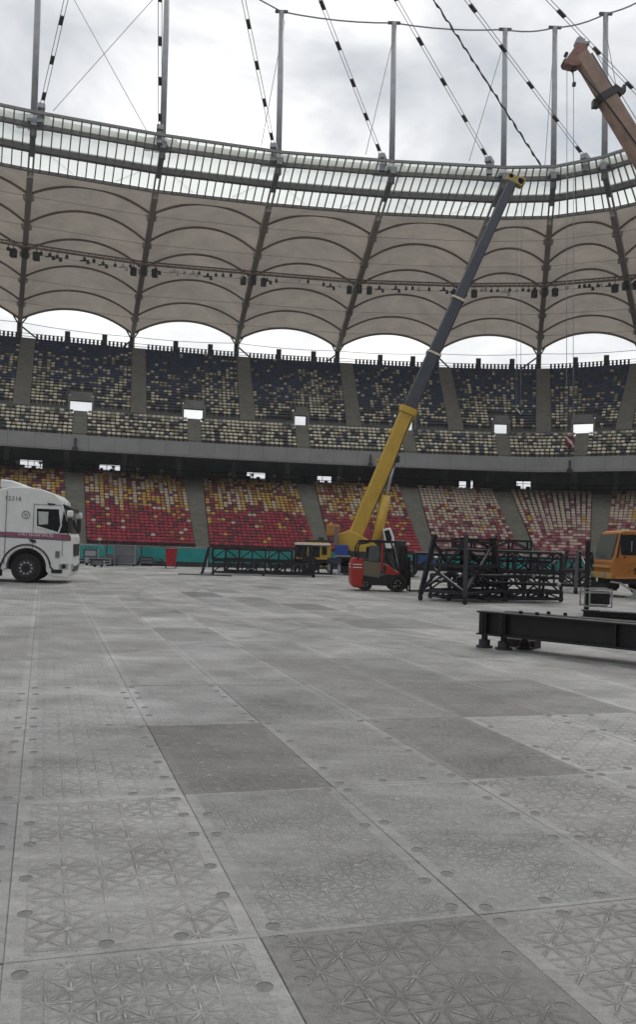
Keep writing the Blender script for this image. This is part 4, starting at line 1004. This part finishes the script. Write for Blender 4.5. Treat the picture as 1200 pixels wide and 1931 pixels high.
q = MB(); A = cy(575, 1022, -1); q.box(A + Vector((.8, .3, .08)), (1.6, .5, .12)); q.box(A + Vector((.9, .3, .2)), (.3, .3, .16)); q.build('light_bar', steel_d, cc, world=True)
A, B = cy(632, 1046, -1), cy(657, 1028, -1); q = MB(); q.box(((A.x + B.x) / 2, YC - .9, (A.z + B.z) / 2), (B.x - A.x, .8, B.z - A.z)); q.build('tool_box', blue_p, CR, world=True, bevel=.02)
A, B = cy(631, 1050, -1), cy(661, 1046.5, -1); q = MB(); q.box(((A.x + B.x) / 2, YC - .95, (A.z + B.z) / 2), (B.x - A.x, 1.0, .1)); q.build('deck', steel_g, CR, world=True)
q = MB(); A = cy(650, 1066, -1); q.box((A.x, YC - .6, .55), (.55, 1.0, .95)); q.build('fuel_tank', black_m, CR, world=True, bevel=.04)
A = cy(632, 1028, -1); q = MB(); q.bar((A.x + .05, YC - .9, 1.5), (A.x + .05, YC - .9, 2.6), .22); q.build('exhaust', mat('exhaust steel', (.2, .17, .16), .5, .4), CR, world=True)
for x in (cx(624), cx(643)):                               # front outrigger
    q = MB(); q.bar((x, YC - 1.5, .75), (x, YC - 1.5, .12), .16); q.box((x, YC - 1.5, .05), (.45, .45, .08)); q.build('outrigger_leg', steel_g, CR, world=True)
q = MB(); q.box((cx(633.5), YC - 1.5, .75), (.75, .3, .35)); q.build('outrigger_beam', mat('navy steel', (.03, .03, .06), .5), CR, world=True)
for x in (.35, 3.0, 4.4, 5.8):
    for sg_ in (-1, 1): wheel(CR, x - 1.9, sg_ * 1.0, .48, .48, .34, sg_, .28, steel_d, 8)
# hook of the yellow crane
def hook_block(nm, label, px, py, Y, topx, topy, w, striped):
    P = aty(px, py, Y); t = thing(nm, label, 'hook block', P)
    top = aty(topx, topy, Y)
    q = MB(); q.prism([(-w * .5, w * .3), (-w * .35, w * .6), (w * .35, w * .6), (w * .5, w * .3), (w * .5, -w * .4), (w * .2, -w * .7), (-w * .2, -w * .7), (-w * .5, -w * .4)], -w * .22, w * .22); q.build('block', mat('hook maroon', (.13, .02, .03), .5) if striped == 'red' else black_m, t, bevel=.02)
    q = MB()
    for i in (-1, 0, 1):
        o_ = i * w * .36; q.prism([(-w * .42 + o_ * .3, w * .34 - o_ * .5 - w * .15), (-w * .42 + o_ * .3, w * .5 - o_ * .5 - w * .15), (w * .3 + o_ * .2, -w * .12 - o_ * .5 - w * .15), (w * .3 + o_ * .2, -w * .28 - o_ * .5 - w * .15)], -w * .24, -w * .222)
    q.build('stripe', offwhite, t)
    q = MB(); q.tube([(0, 0, -w * .7), (0, 0, -w * 1.1), (w * .2, 0, -w * 1.3), (0, 0, -w * 1.5), (-w * .2, 0, -w * 1.3)], w * .09, 6); q.build('hook', black_m, t)
    for sg_ in (-1, 1):
        q = MB(); q.tube([(sg_ * w * .38, 0, w * .5), Vector((sg_ * w * .38 + (top.x - P.x), 0, top.z - P.z))], .013, 5); q.build('hoist_rope', cable_m, t)
hook_block('hook_block', 'small black and white hook block hanging below the yellow crane boom', 978, 775, YC, 980, 352, .34, 'black')

# ================================================================== ORANGE CRANE ON THE RIGHT
OY = 35.2
OC = thing('orange_crane', 'orange crane at the right edge with a weathered boom reaching up left', 'crane', (aty(1165, 1110, OY).x, OY, 0))
def oy(x, y, dy=0): return aty(x, y, OY + dy)
def oprism(px, y0, y1, nm, m, par, dref=-1.15, **kw):
    pr = [oy(x, y, dref) for x, y in px]; q = MB(); q.prism([(v.x, v.z) for v in pr], OY + y0, OY + y1); return q.build(nm, m, par, world=True, **kw)
xr = 1290
ocab = oprism([(1154, 1092), (1154, 1060), (1159, 1050), (1171, 1003), (1180, 1000), (xr, 1004), (xr, 1092)], -1.15, 1.05, 'cab', orange_p, OC, bevel=.06, seg=3)
oprism([(1156, 1058), (1160, 1049), (1170, 1007), (1166, 1007), (1155, 1048)], -1.02, .95, 'windscreen', mat('pale windscreen', (.10, .11, .095), .12), ocab)
oprism([(1172, 1009), (1180, 1008), (1225, 1009), (1225, 1047), (1174, 1047), (1171, 1042)], -1.17, -1.152, 'side_window', glass_d, ocab)
q = MB(); A = oy(1192, 1030, -1.18); q.box(A + Vector((0, -.0, 0)), (.03, .01, .42)); q.build('window_reflector', alu, ocab, world=True)
oprism([(1163, 1052), (1166, 1052), (1174, 1008), (1171, 1006)], -1.175, -1.15, 'front_pillar', black_m, ocab)
q = MB(); q.tube([oy(1152, 1006, .9), oy(1141, 1026, .9), oy(1135, 1046, .9), oy(1134, 1056, .9)], .05, 6); q.tube([oy(1152, 1006, .9), oy(1168, 1002, 0)], .03, 5); q.build('mirror_arm', black_m, ocab, world=True)
oprism([(1162, 1091), (1162, 1088), (xr, 1088), (xr, 1091)], -1.2, -1.15, 'sill', mat('sill pale orange', (.5, .22, .1), .5), ocab)
q = MB(); A = oy(1179, 1051, -1.17); q.box(A, (.08, .03, .05)); q.build('door_handle', black_m, ocab, world=True)
q = MB()
for (x, y, sx, sz) in ((1187, 1066, .12, .03), (1194, 1063, .1, .05), (1187, 1077, .05, .09), (1193, 1075, .1, .04), (1198, 1079, .08, .08)): q.box(oy(x, y, -1.165), (sx, .012, sz))
q.build('door_marks', mat('worn mark', (.2, .14, .03), .6), ocab, world=True)
q = MB(); A = oy(1154, 1090, -1.15); q.box((A.x - .06, OY - .05, A.z + .08), (.2, 2.15, .22)); q.box((A.x - .04, OY - .05, A.z + .42), (.12, 2.0, .1)); q.build('bumper', mat('bumper sand', (.42, .27, .09), .5), ocab, world=True, bevel=.02)
for sg_ in (-.85, .75):
    q = MB(); q.box((A.x - .17, OY + sg_, A.z + .12), (.06, .26, .14)); q.build('headlight', alu, ocab, world=True)
x0 = oy(1150, 1100, -1).x
q = MB(); q.box((x0 + 6.4, OY, .72), (12.4, 2.0, .36)); q.box((x0 + 6.4, OY, 1.05), (11.0, 2.3, .25)); q.build('carrier_frame', black_m, OC, world=True)
q = MB(); q.tube([oy(1152, 1097, -1.1), oy(1172, 1100, -1.1), oy(1186, 1110, -1.15), oy(1198, 1113, -1.2)], .04, 6); q.build('hydraulic_hose', mat('pale hose', (.35, .36, .33), .6), OC, world=True)
q = MB(); A = oy(1197, 1112, -1.3); q.bar(A, (A.x, A.y, .1), .1); q.box((A.x, A.y, .05), (.5, .5, .08)); q.build('outrigger_leg', mat('pale green steel', (.3, .34, .32), .5), OC, world=True)
q = MB(); q.box(oy(1140, 1103, .2), (.5, 1.8, .22)); q.box(oy(1146, 1108, 0), (.3, 1.4, .16)); q.build('tow_hitch', black_m, OC, world=True)
ox = OC.location.x
for x in (1.3, 3.0, 7.6, 9.2):
    for sg_ in (-1, 1): wheel(OC, x, sg_ * .95, .5, .5, .36, sg_, .29, orange_p, 8)
bt, bb = oy(1095, 105, .8), oy(1640, 1010, .8)
dn = (bb - bt).normalized(); Lb = (bb - bt).length
boomsec(bt + dn * 2.2, bt, .62, .60, .55, .5, 'boom_section', boom_r, OC, bevel=.02)
boomsec(bt + dn * 12, bt + dn * 2.15, .80, .74, .7, .65, 'boom_section', boom_r, OC, bevel=.02)
boomsec(bb, bt + dn * 11.5, 1.0, .92, .9, .85, 'base_boom', orange_p, OC, bevel=.02)
nrm = Vector((0, 1, 0)).cross(dn).normalized()
if nrm.z < 0: nrm = -nrm
q = MB(); q.bar(bt + dn * .2 + nrm * .34, bt + dn * 12 + nrm * .34, .3, .16, up=nrm); q.build('boom_rail', boom_g, OC, world=True)
q = MB(); c = bt + dn * 2.1; q.bar(c - dn * .18, c + dn * .12, .78, .86, up=nrm); q.box(c + nrm * .55, (.5, .4, .22), ry=.6); q.box(c + nrm * .62 + Vector((.2, 0, .05)), (.12, .3, .3)); q.box(c - nrm * .52, (.25, .3, .3)); q.build('boom_collar', steel_d, OC, world=True)
hp_ = [oy(x, y, .8) for x, y in ((1088, 86), (1104, 89), (1107, 108), (1090, 130), (1075, 130), (1062, 126), (1064, 119))]
q = MB(); q.prism([(v.x, v.z) for v in hp_], OY + .55, OY + 1.05); q.build('boom_head', mat('head rust red', (.27, .14, .12), .6, var=.3), OC, world=True, bevel=.03)
q = MB(); p = oy(1092, 82, .8); q.cyl(p, (0, 1, 0), .17, .4, 14); q.box(p + Vector((.15, 0, -.08)), (.5, .44, .1)); q.tube([p + Vector((.22, 0, -.05)), p + Vector((.25, 0, .2))], .03, 5); q.build('head_sheave', steel_g, OC, world=True)
q = MB(); p = oy(1066, 121, .8); q.cyl(p, (0, 1, 0), .13, .4, 12); q.cyl(oy(1068, 104, .8), (0, 1, 0), .08, .2, 10); q.cyl(oy(1082, 130, .8), (0, 1, 0), .1, .3, 10); q.build('head_sheave', steel_d, OC, world=True)
q = MB(); q.tube([oy(1086, 138, .8) + Vector((0, -.3, 0)), oy(1110, 168, .8) + Vector((0, -.35, 0)), oy(1128, 190, .8) + Vector((0, -.4, 0)), oy(1165, 240, .8) + Vector((0, -.4, 0)), oy(1205, 296, .8) + Vector((0, -.4, 0))], .035, 5); q.build('boom_cable', black_m, OC, world=True)
q = MB(); q.tube([bt + nrm * .6, bt + dn * 16 + nrm * .75], .018, 4); q.build('hoist_rope', cable_m, OC, world=True)
q = MB(); q.tube([oy(1079, 128, .8), oy(1083, 156, .8)], .02, 4); q.box(oy(1083, 160, .8), (.13, .13, .15)); q.build('overhoist_weight', black_m, OC, world=True)
q = MB(); q.box((bb.x + .4, OY + .3, 1.7), (2.6, 1.8, 1.1)); q.cyl((bb.x - .3, OY + .3, 1.1), (0, 0, 1), .9, .3, 24); q.build('turret', orange_p, OC, world=True, bevel=.06)
q = MB(); q.tube([(bb.x - 3.0, OY + .8, 1.5), bb + (bt - bb) * .38], .18, 10); q.build('luffing_cylinder', steel_g, OC, world=True)
hook_block('hook_block', 'red and white striped hook block hanging from the orange crane', 1075, 832, OY + .8, 1076, 128, .36, 'red')

# ================================================================== STEEL BEAMS ON THE RIGHT
jack_m = mat('worn jack steel', (.05, .052, .055), .55, .3, var=.4)
def ibeam(nm, label, P, heading, Ln, h, z0, fw_=.3, jacks=(), stiff=()):
    t = thing(nm, label, 'beam', (P.x, P.y, 0), heading)
    q = MB(); q.box((Ln / 2, 0, z0 + h / 2), (Ln, .03, h - .04)); q.build('web', black_m, t)
    for z in (z0 + .0125, z0 + h - .0125): MB().box((Ln / 2, 0, z), (Ln + .1, fw_, .028)).build('flange', black_m, t, bevel=.004, seg=1)
    for x in stiff: MB().box((x, 0, z0 + h / 2), (.03, fw_ - .03, h - .05)).build('stiffener', black_m, t)
    for x in jacks:
        q = MB(); q.cyl((x, 0, z0 / 2 + .02), (0, 0, 1), .055, z0 + .02, 14); q.cyl((x, 0, .09), (0, 0, 1), .10, .1, 14); q.cyl((x, 0, .02), (0, 0, 1), .145, .035, 16); q.build('jack', jack_m, t)
        q = MB(); q.cyl((x, -fw_ / 2 + .03, z0 + h / 2), (0, 0, 1), .055, h - .06, 12); q.build('jack_tube', black_m, t)
    for x in (.7, 1.0):
        if x < Ln: MB().cyl((x, .05, z0 + h + .02), (0, 0, 1), .035, .06, 8).build('bolt', black_m, t)
    return t
P = atz(909, 1220, 0); hd_ = math.atan2(-1.75, 2.2)
ibeam('steel_beam', 'long black steel I-beam on jacks, nearest of the beams', P, hd_, 9.0, .41, .23, .28, (.05, .42), (.12, .48, 2.4, 4.6))
P2 = Vector((P.x + .50, P.y + .10, 0))
ibeam('steel_beam', 'black steel I-beam lying just behind the nearest beam', P2, hd_ + .02, 8.5, .40, .24, .26, (.3, 3.), (.2, 2.,))
q = MB(); q.box((0, 0, .07), (.55, .3, .14)); o = q.build('timber_block', mat('dark timber', (.06, .05, .045), .9)); o.location = atz(993, 1223, 0) + Vector((0, .25, 0)); o.rotation_euler.z = hd_
tag(o, 'dark timber block lying under the nearest steel beam', 'block')
P3 = atz(1100, 1167, 0) + Vector((0, 0, 0))
ibeam('steel_beam', 'low black steel beam under the framed case at the right', P3, math.radians(-16), 7, .2, .04, .3, (), (.3, 2))
t = thing('tube_bundle', 'pale steel tubes lying on the beams at the right edge', 'tube', (P3.x + .4, P3.y - .05, 0), math.radians(-17))
for i in range(3): MB().tube([(0, -.32 + .1 * i * 1.1, .26 + .0 * i), (6.5, -.3 + .11 * i, .26)], .035, 8).build('tube', alu, t, smooth=True)
# framed black case
Pc = atz(1130, 1162, 0); sc_ = FPX / Pc.y
t = thing('framed_case', 'black equipment case in a pale metal frame beside the beams', 'case', (Pc.x, Pc.y + .3, 0), math.radians(-6))
q = MB(); q.box((.08, 0, .50), (.5, .45, .36)); q.build('box', black_m, t, bevel=.01)
for (x0_, x1_) in ((-.36, .36),):
    for y in (-.3, .3):
        for x in (x0_, x0_ + .13, x1_): MB().bar((x, y, .24), (x, y, .74), .035).build('frame_post', alu, t)
        for z in (.26, .64, .74): MB().bar((x0_, y, z), (x1_, y, z), .035).build('frame_rail', alu, t)
tag(MB().bar((0, 0, .0), (0, 0, 2.05), .11).build('steel_post', black_truss), 'tall thin black post left of the orange cab', 'post')
bpy.data.objects['steel_post'].location = atz(1106, 1160, 0)

# ================================================================== TRUSS FRAMES
def truss(nm, label, P, heading, Ln, W, H, z0, bays, r=.034, casters=False, plank=False, splay=0., tall=0.):
    t = thing(nm, label, 'truss', (P.x, P.y, 0), heading)
    ch = {}
    for i, y in enumerate((-W / 2, W / 2)):
        for j, z in enumerate((z0, z0 + H)):
            MB().bar((0, y, z), (Ln, y, z), r * 2.2).build('chord', black_truss, t)
    for b_ in range(bays + 1):
        x = Ln * b_ / bays
        for y in (-W / 2, W / 2):
            MB().bar((x, y, z0), (x, y, z0 + H + tall), r * 2).build('upright', black_truss, t)
            if b_ < bays:
                x1 = Ln * (b_ + 1) / bays
                MB().bar((x, y, z0 + (H if b_ % 2 else 0)), (x1, y, z0 + (0 if b_ % 2 else H)), r * 1.4).build('diagonal', black_truss, t)
        for z in (z0, z0 + H): MB().bar((x, -W / 2, z), (x, W / 2, z), r * 1.8).build('cross_tie', black_truss, t)
    if plank: MB().box((Ln / 2, 0, z0 + H + .05), (Ln, W, .04)).build('plank', mat('pale plank', (.26, .26, .25), .7), t)
    if casters:
        for x in (0, Ln * .5, Ln):
            for y in (-W / 2, W / 2):
                q = MB(); q.cyl((x, y, .09), (1, .2, 0), .09, .07, 14); q.bar((x, y, .12), (x, y, z0), .07); q.build('caster', rubber, t)
    return t
def trestle(nm, label, L0, Cn, R1, H, thick=.13):
    """corner frame with leaning legs on casters: left foot, near corner foot, right foot"""
    t = thing(nm, label, 'truss', (Cn.x, Cn.y, 0))
    l, c, r_ = L0 - Cn, Vector((0, 0, 0)), R1 - Cn; ctr = (l + c + r_) / 3; far_ = l + r_
    feet = [l, c, r_, far_]; tops = []
    for f_ in feet:
        tp = f_ + (Vector(((l + r_).x / 2, (l + r_).y / 2, 0)) - f_) * .30; tp.z = H; tops.append(tp)
        MB().bar(f_ + Vector((0, 0, .2)), tp, thick).build('leg', black_truss, t)
        q = MB(); q.cyl(f_ + Vector((0, 0, .1)), (1, .3, 0), .1, .08, 14); q.bar(f_ + Vector((0, 0, .12)), f_ + Vector((0, 0, .24)), .09); q.build('caster', rubber, t)
    def on(i, z): return lerp(feet[i] + Vector((0, 0, .2)), tops[i], (z - .2) / (H - .2))
    for i, j in ((0, 1), (1, 2), (2, 3), (3, 0)):
        for z in (.32, H * .55, H - .18): MB().bar(on(i, z), on(j, z), .08).build('rail', black_truss, t)
        MB().bar(on(i, .36), on(j, H - .2), .07).build('diagonal', black_truss, t)
        MB().bar(on(j, .36), on(i, H * .55), .07).build('diagonal', black_truss, t)
    return t
trestle('truss_trestle', 'black rolling truss trestle with leaning legs right of the forklift', atz(793, 1132, 0), atz(877, 1140, 0), atz(948, 1135, 0) + Vector((.1, .4, 0)), 2.1)
A = atz(850, 1136, 0)
truss('truss_section', 'black box truss with a pale plank top, raised behind the trestle', Vector((4.3, 29.6, 0)), math.radians(3), 3.9, .9, .62, 1.02, 5, plank=True)
truss('truss_section', 'lower black box truss resting on casters inside the trestle stack', Vector((4.1, 28.9, 0)), math.radians(22), 4.4, 1.2, .5, .3, 6, casters=True)
truss('truss_section', 'flat black truss frame on the floor at the right of the stack', Vector((5.2, 28.2, 0)), math.radians(28), 3.3, .7, .26, .12, 4, r=.035)
truss('truss_section', 'black box truss at the back of the trestle stack', Vector((3.6, 31.8, 0)), math.radians(2), 5.2, .8, .55, .9, 6, casters=False, plank=True)
trestle('truss_trestle', 'smaller black truss trestle standing left of the orange cab', atz(1058, 1112, 0), atz(1086, 1120, 0), atz(1122, 1112, 0), 1.75, .13)
truss('truss_section', 'long low black truss behind the smaller trestle', Vector((7.6, 36.5, 0)), math.radians(4), 5.0, .7, .6, .3, 6)
# pile on the left of the yellow crane
truss('truss_section', 'front black truss of the long pile left of the yellow crane', Vector((-5.0, 42.6, 0)), math.radians(5), 4.9, .8, .55, .12, 7, casters=True)
truss('truss_section', 'upper black truss of the long pile left of the yellow crane', Vector((-5.1, 43.0, 0)), math.radians(4), 3.9, .7, .5, .74, 6)
truss('truss_section', 'rear black truss of the long pile left of the yellow crane', Vector((-4.6, 44.2, 0)), math.radians(3), 5.4, .8, .6, .15, 8)
truss('truss_section', 'upright black truss tower at the right end of the pile', Vector((-1.05, 43.5, 0)), math.radians(4), .8, .5, 1.4, .12, 2, r=.035)
t = thing('leaning_frame', 'black frame leaning against the left end of the truss pile', 'frame', (-5.45, 42.0, 0), math.radians(4))
for y in (-.4, .4): MB().bar((0, y, .03), (.28, y, 1.3), .09).build('side_bar', black_truss, t)
for u in (.25, .6, .95): MB().bar((.28 * u, -.4, 1.3 * u), (.28 * u, .4, 1.3 * u), .06).build('cross_bar', black_truss, t)
for i, (x, y, lb) in enumerate(((567, 1084, 'white ground pad beside the upright truss tower'), (540, 1083, 'white ground pad under the truss pile'), (388, 1081, 'white ground pad at the left end of the truss pile'))):
    q = MB(); q.box((0, 0, .06), (.62, .4, .10)); q.box((0, 0, .13), (.3, .2, .04)); o = q.build('ground_pad', offwhite, bevel=.015); o.location = atz(x, y, 0); tag(o, lb, 'pad')
t = thing('cable_run', 'dark cable lying on the floor in front of the truss pile', 'cable', atz(360, 1084, 0))
q = MB(); q.tube([(-.6, 0, .02), (0, .1, .02), (.6, .0, .02), (1.3, .15, .02), (1.9, .05, .02)], .03, 6); q.build('cable', rubber, t)

truss('truss_section', 'black box truss stacked crosswise in the middle of the trestle stack', Vector((4.5, 27.9, 0)), math.radians(52), 2.6, .6, .42, .5, 4)
truss('truss_section', 'narrow black truss lying on top of the raised planked truss', Vector((4.6, 29.4, 0)), math.radians(5), 2.6, .4, .3, 1.72, 4, r=.03)
# ================================================================== CLUTTER ALONG THE HOARDING
case('road_case', 'pale grey road case at the lorry bonnet before the hoarding', 'case', 172, 1066, .7, .5, .75, mat('pale case', (.3, .33, .33), .6), steel_d)
case('road_case', 'small black road case right of the red bin', 'case', 352, 1068, .9, .6, .42, black_m, steel_g)
case('floor_case', 'dark case tucked between the floor case and the red bin', 'case', 299, 1067, .5, .4, .28, steel_d, steel_d)
case('road_case', 'dark blue road case far behind the trestle stack', 'case', 1012, 1086, 1.3, .7, .8, mat('navy case', (.02, .03, .07), .5), steel_g)
def barrier(label, px, py, rz):
    t = thing('crowd_barrier', label, 'barrier', atz(px, py, 0), rz)
    q = MB(); q.tube([(-1, 0, .2), (-1, 0, 1.0), (-.9, 0, 1.1), (.9, 0, 1.1), (1, 0, 1.0), (1, 0, .2), (-1, 0, .2)], .022, 6); q.build('frame', steel_g, t)
    for x in np.linspace(-.85, .85, 12): MB().tube([(x, 0, .2), (x, 0, 1.1)], .009, 5).build('bar', steel_g, t)
    for x in (-.7, .7): MB().bar((x, -.3, .03), (x, .3, .03), .05).build('foot', steel_g, t); MB().bar((x, 0, .03), (x, 0, .2), .04).build('foot_post', steel_g, t)
barrier('grey crowd barrier in front of the hoarding left of the truss pile', 362, 1066, .05)
barrier('grey crowd barrier partly hidden behind the lorry bonnet', 160, 1064, -.05)

for i, (x, y, hdg, L_, z, lb) in enumerate(((3.9, 28.6, 8, 4.4, .62, 'long black tube lying through the middle of the trestle stack'), (4.4, 27.6, 30, 3.4, .86, 'slanting black tube across the front of the trestle stack'), (3.8, 29.2, 12, 4.6, 1.34, 'upper black tube resting on the trestle stack rails'))):
    t = thing('steel_tube', lb, 'tube', (x, y, 0), math.radians(hdg))
    MB().tube([(0, 0, z), (L_, 0, z)], .05, 8).build('pipe', black_truss, t, smooth=True)
    for u in (.04, .96): MB().tube([(L_ * u - .06, 0, z), (L_ * u + .06, 0, z)], .075, 10).build('coupler', steel_g, t)
truss('truss_section', 'short black truss laid flat under the trestle stack', Vector((3.9, 28.1, 0)), math.radians(18), 3.6, .9, .2, .14, 5, r=.035)
case('road_case', 'white topped case against the hoarding behind the truss pile', 'case', 470, 1069, .9, .5, .9, offwhite, steel_d)
case('road_case', 'low grey case left of the grey road case', 'case', 208, 1067, .5, .5, .55, grey_case, steel_g)
case('floor_case', 'flat pale case in front of the teal cloth near the lorry', 'case', 185, 1069, .6, .4, .22, mat('pale case', (.3, .33, .33), .6), steel_d)
# ------------------------------------------------------------------ haze in the bowl
hz = MB().box((-25, 40, 28), (330, 330, 60)).build('haze', None); tag(hz, 'thin pale haze filling the stadium air', 'haze', kind='stuff')
hm = bpy.data.materials.new('haze'); hm.use_nodes = True; ht = hm.node_tree; ht.nodes.clear()
ho_ = N(ht, 'ShaderNodeOutputMaterial'); hv = N(ht, 'ShaderNodeVolumePrincipled', inp={'Color': (.9, .93, .97, 1), 'Density': .00045, 'Anisotropy': .2})
ht.links.new(hv.outputs[0], ho_.inputs['Volume']); hz.data.materials.append(hm)
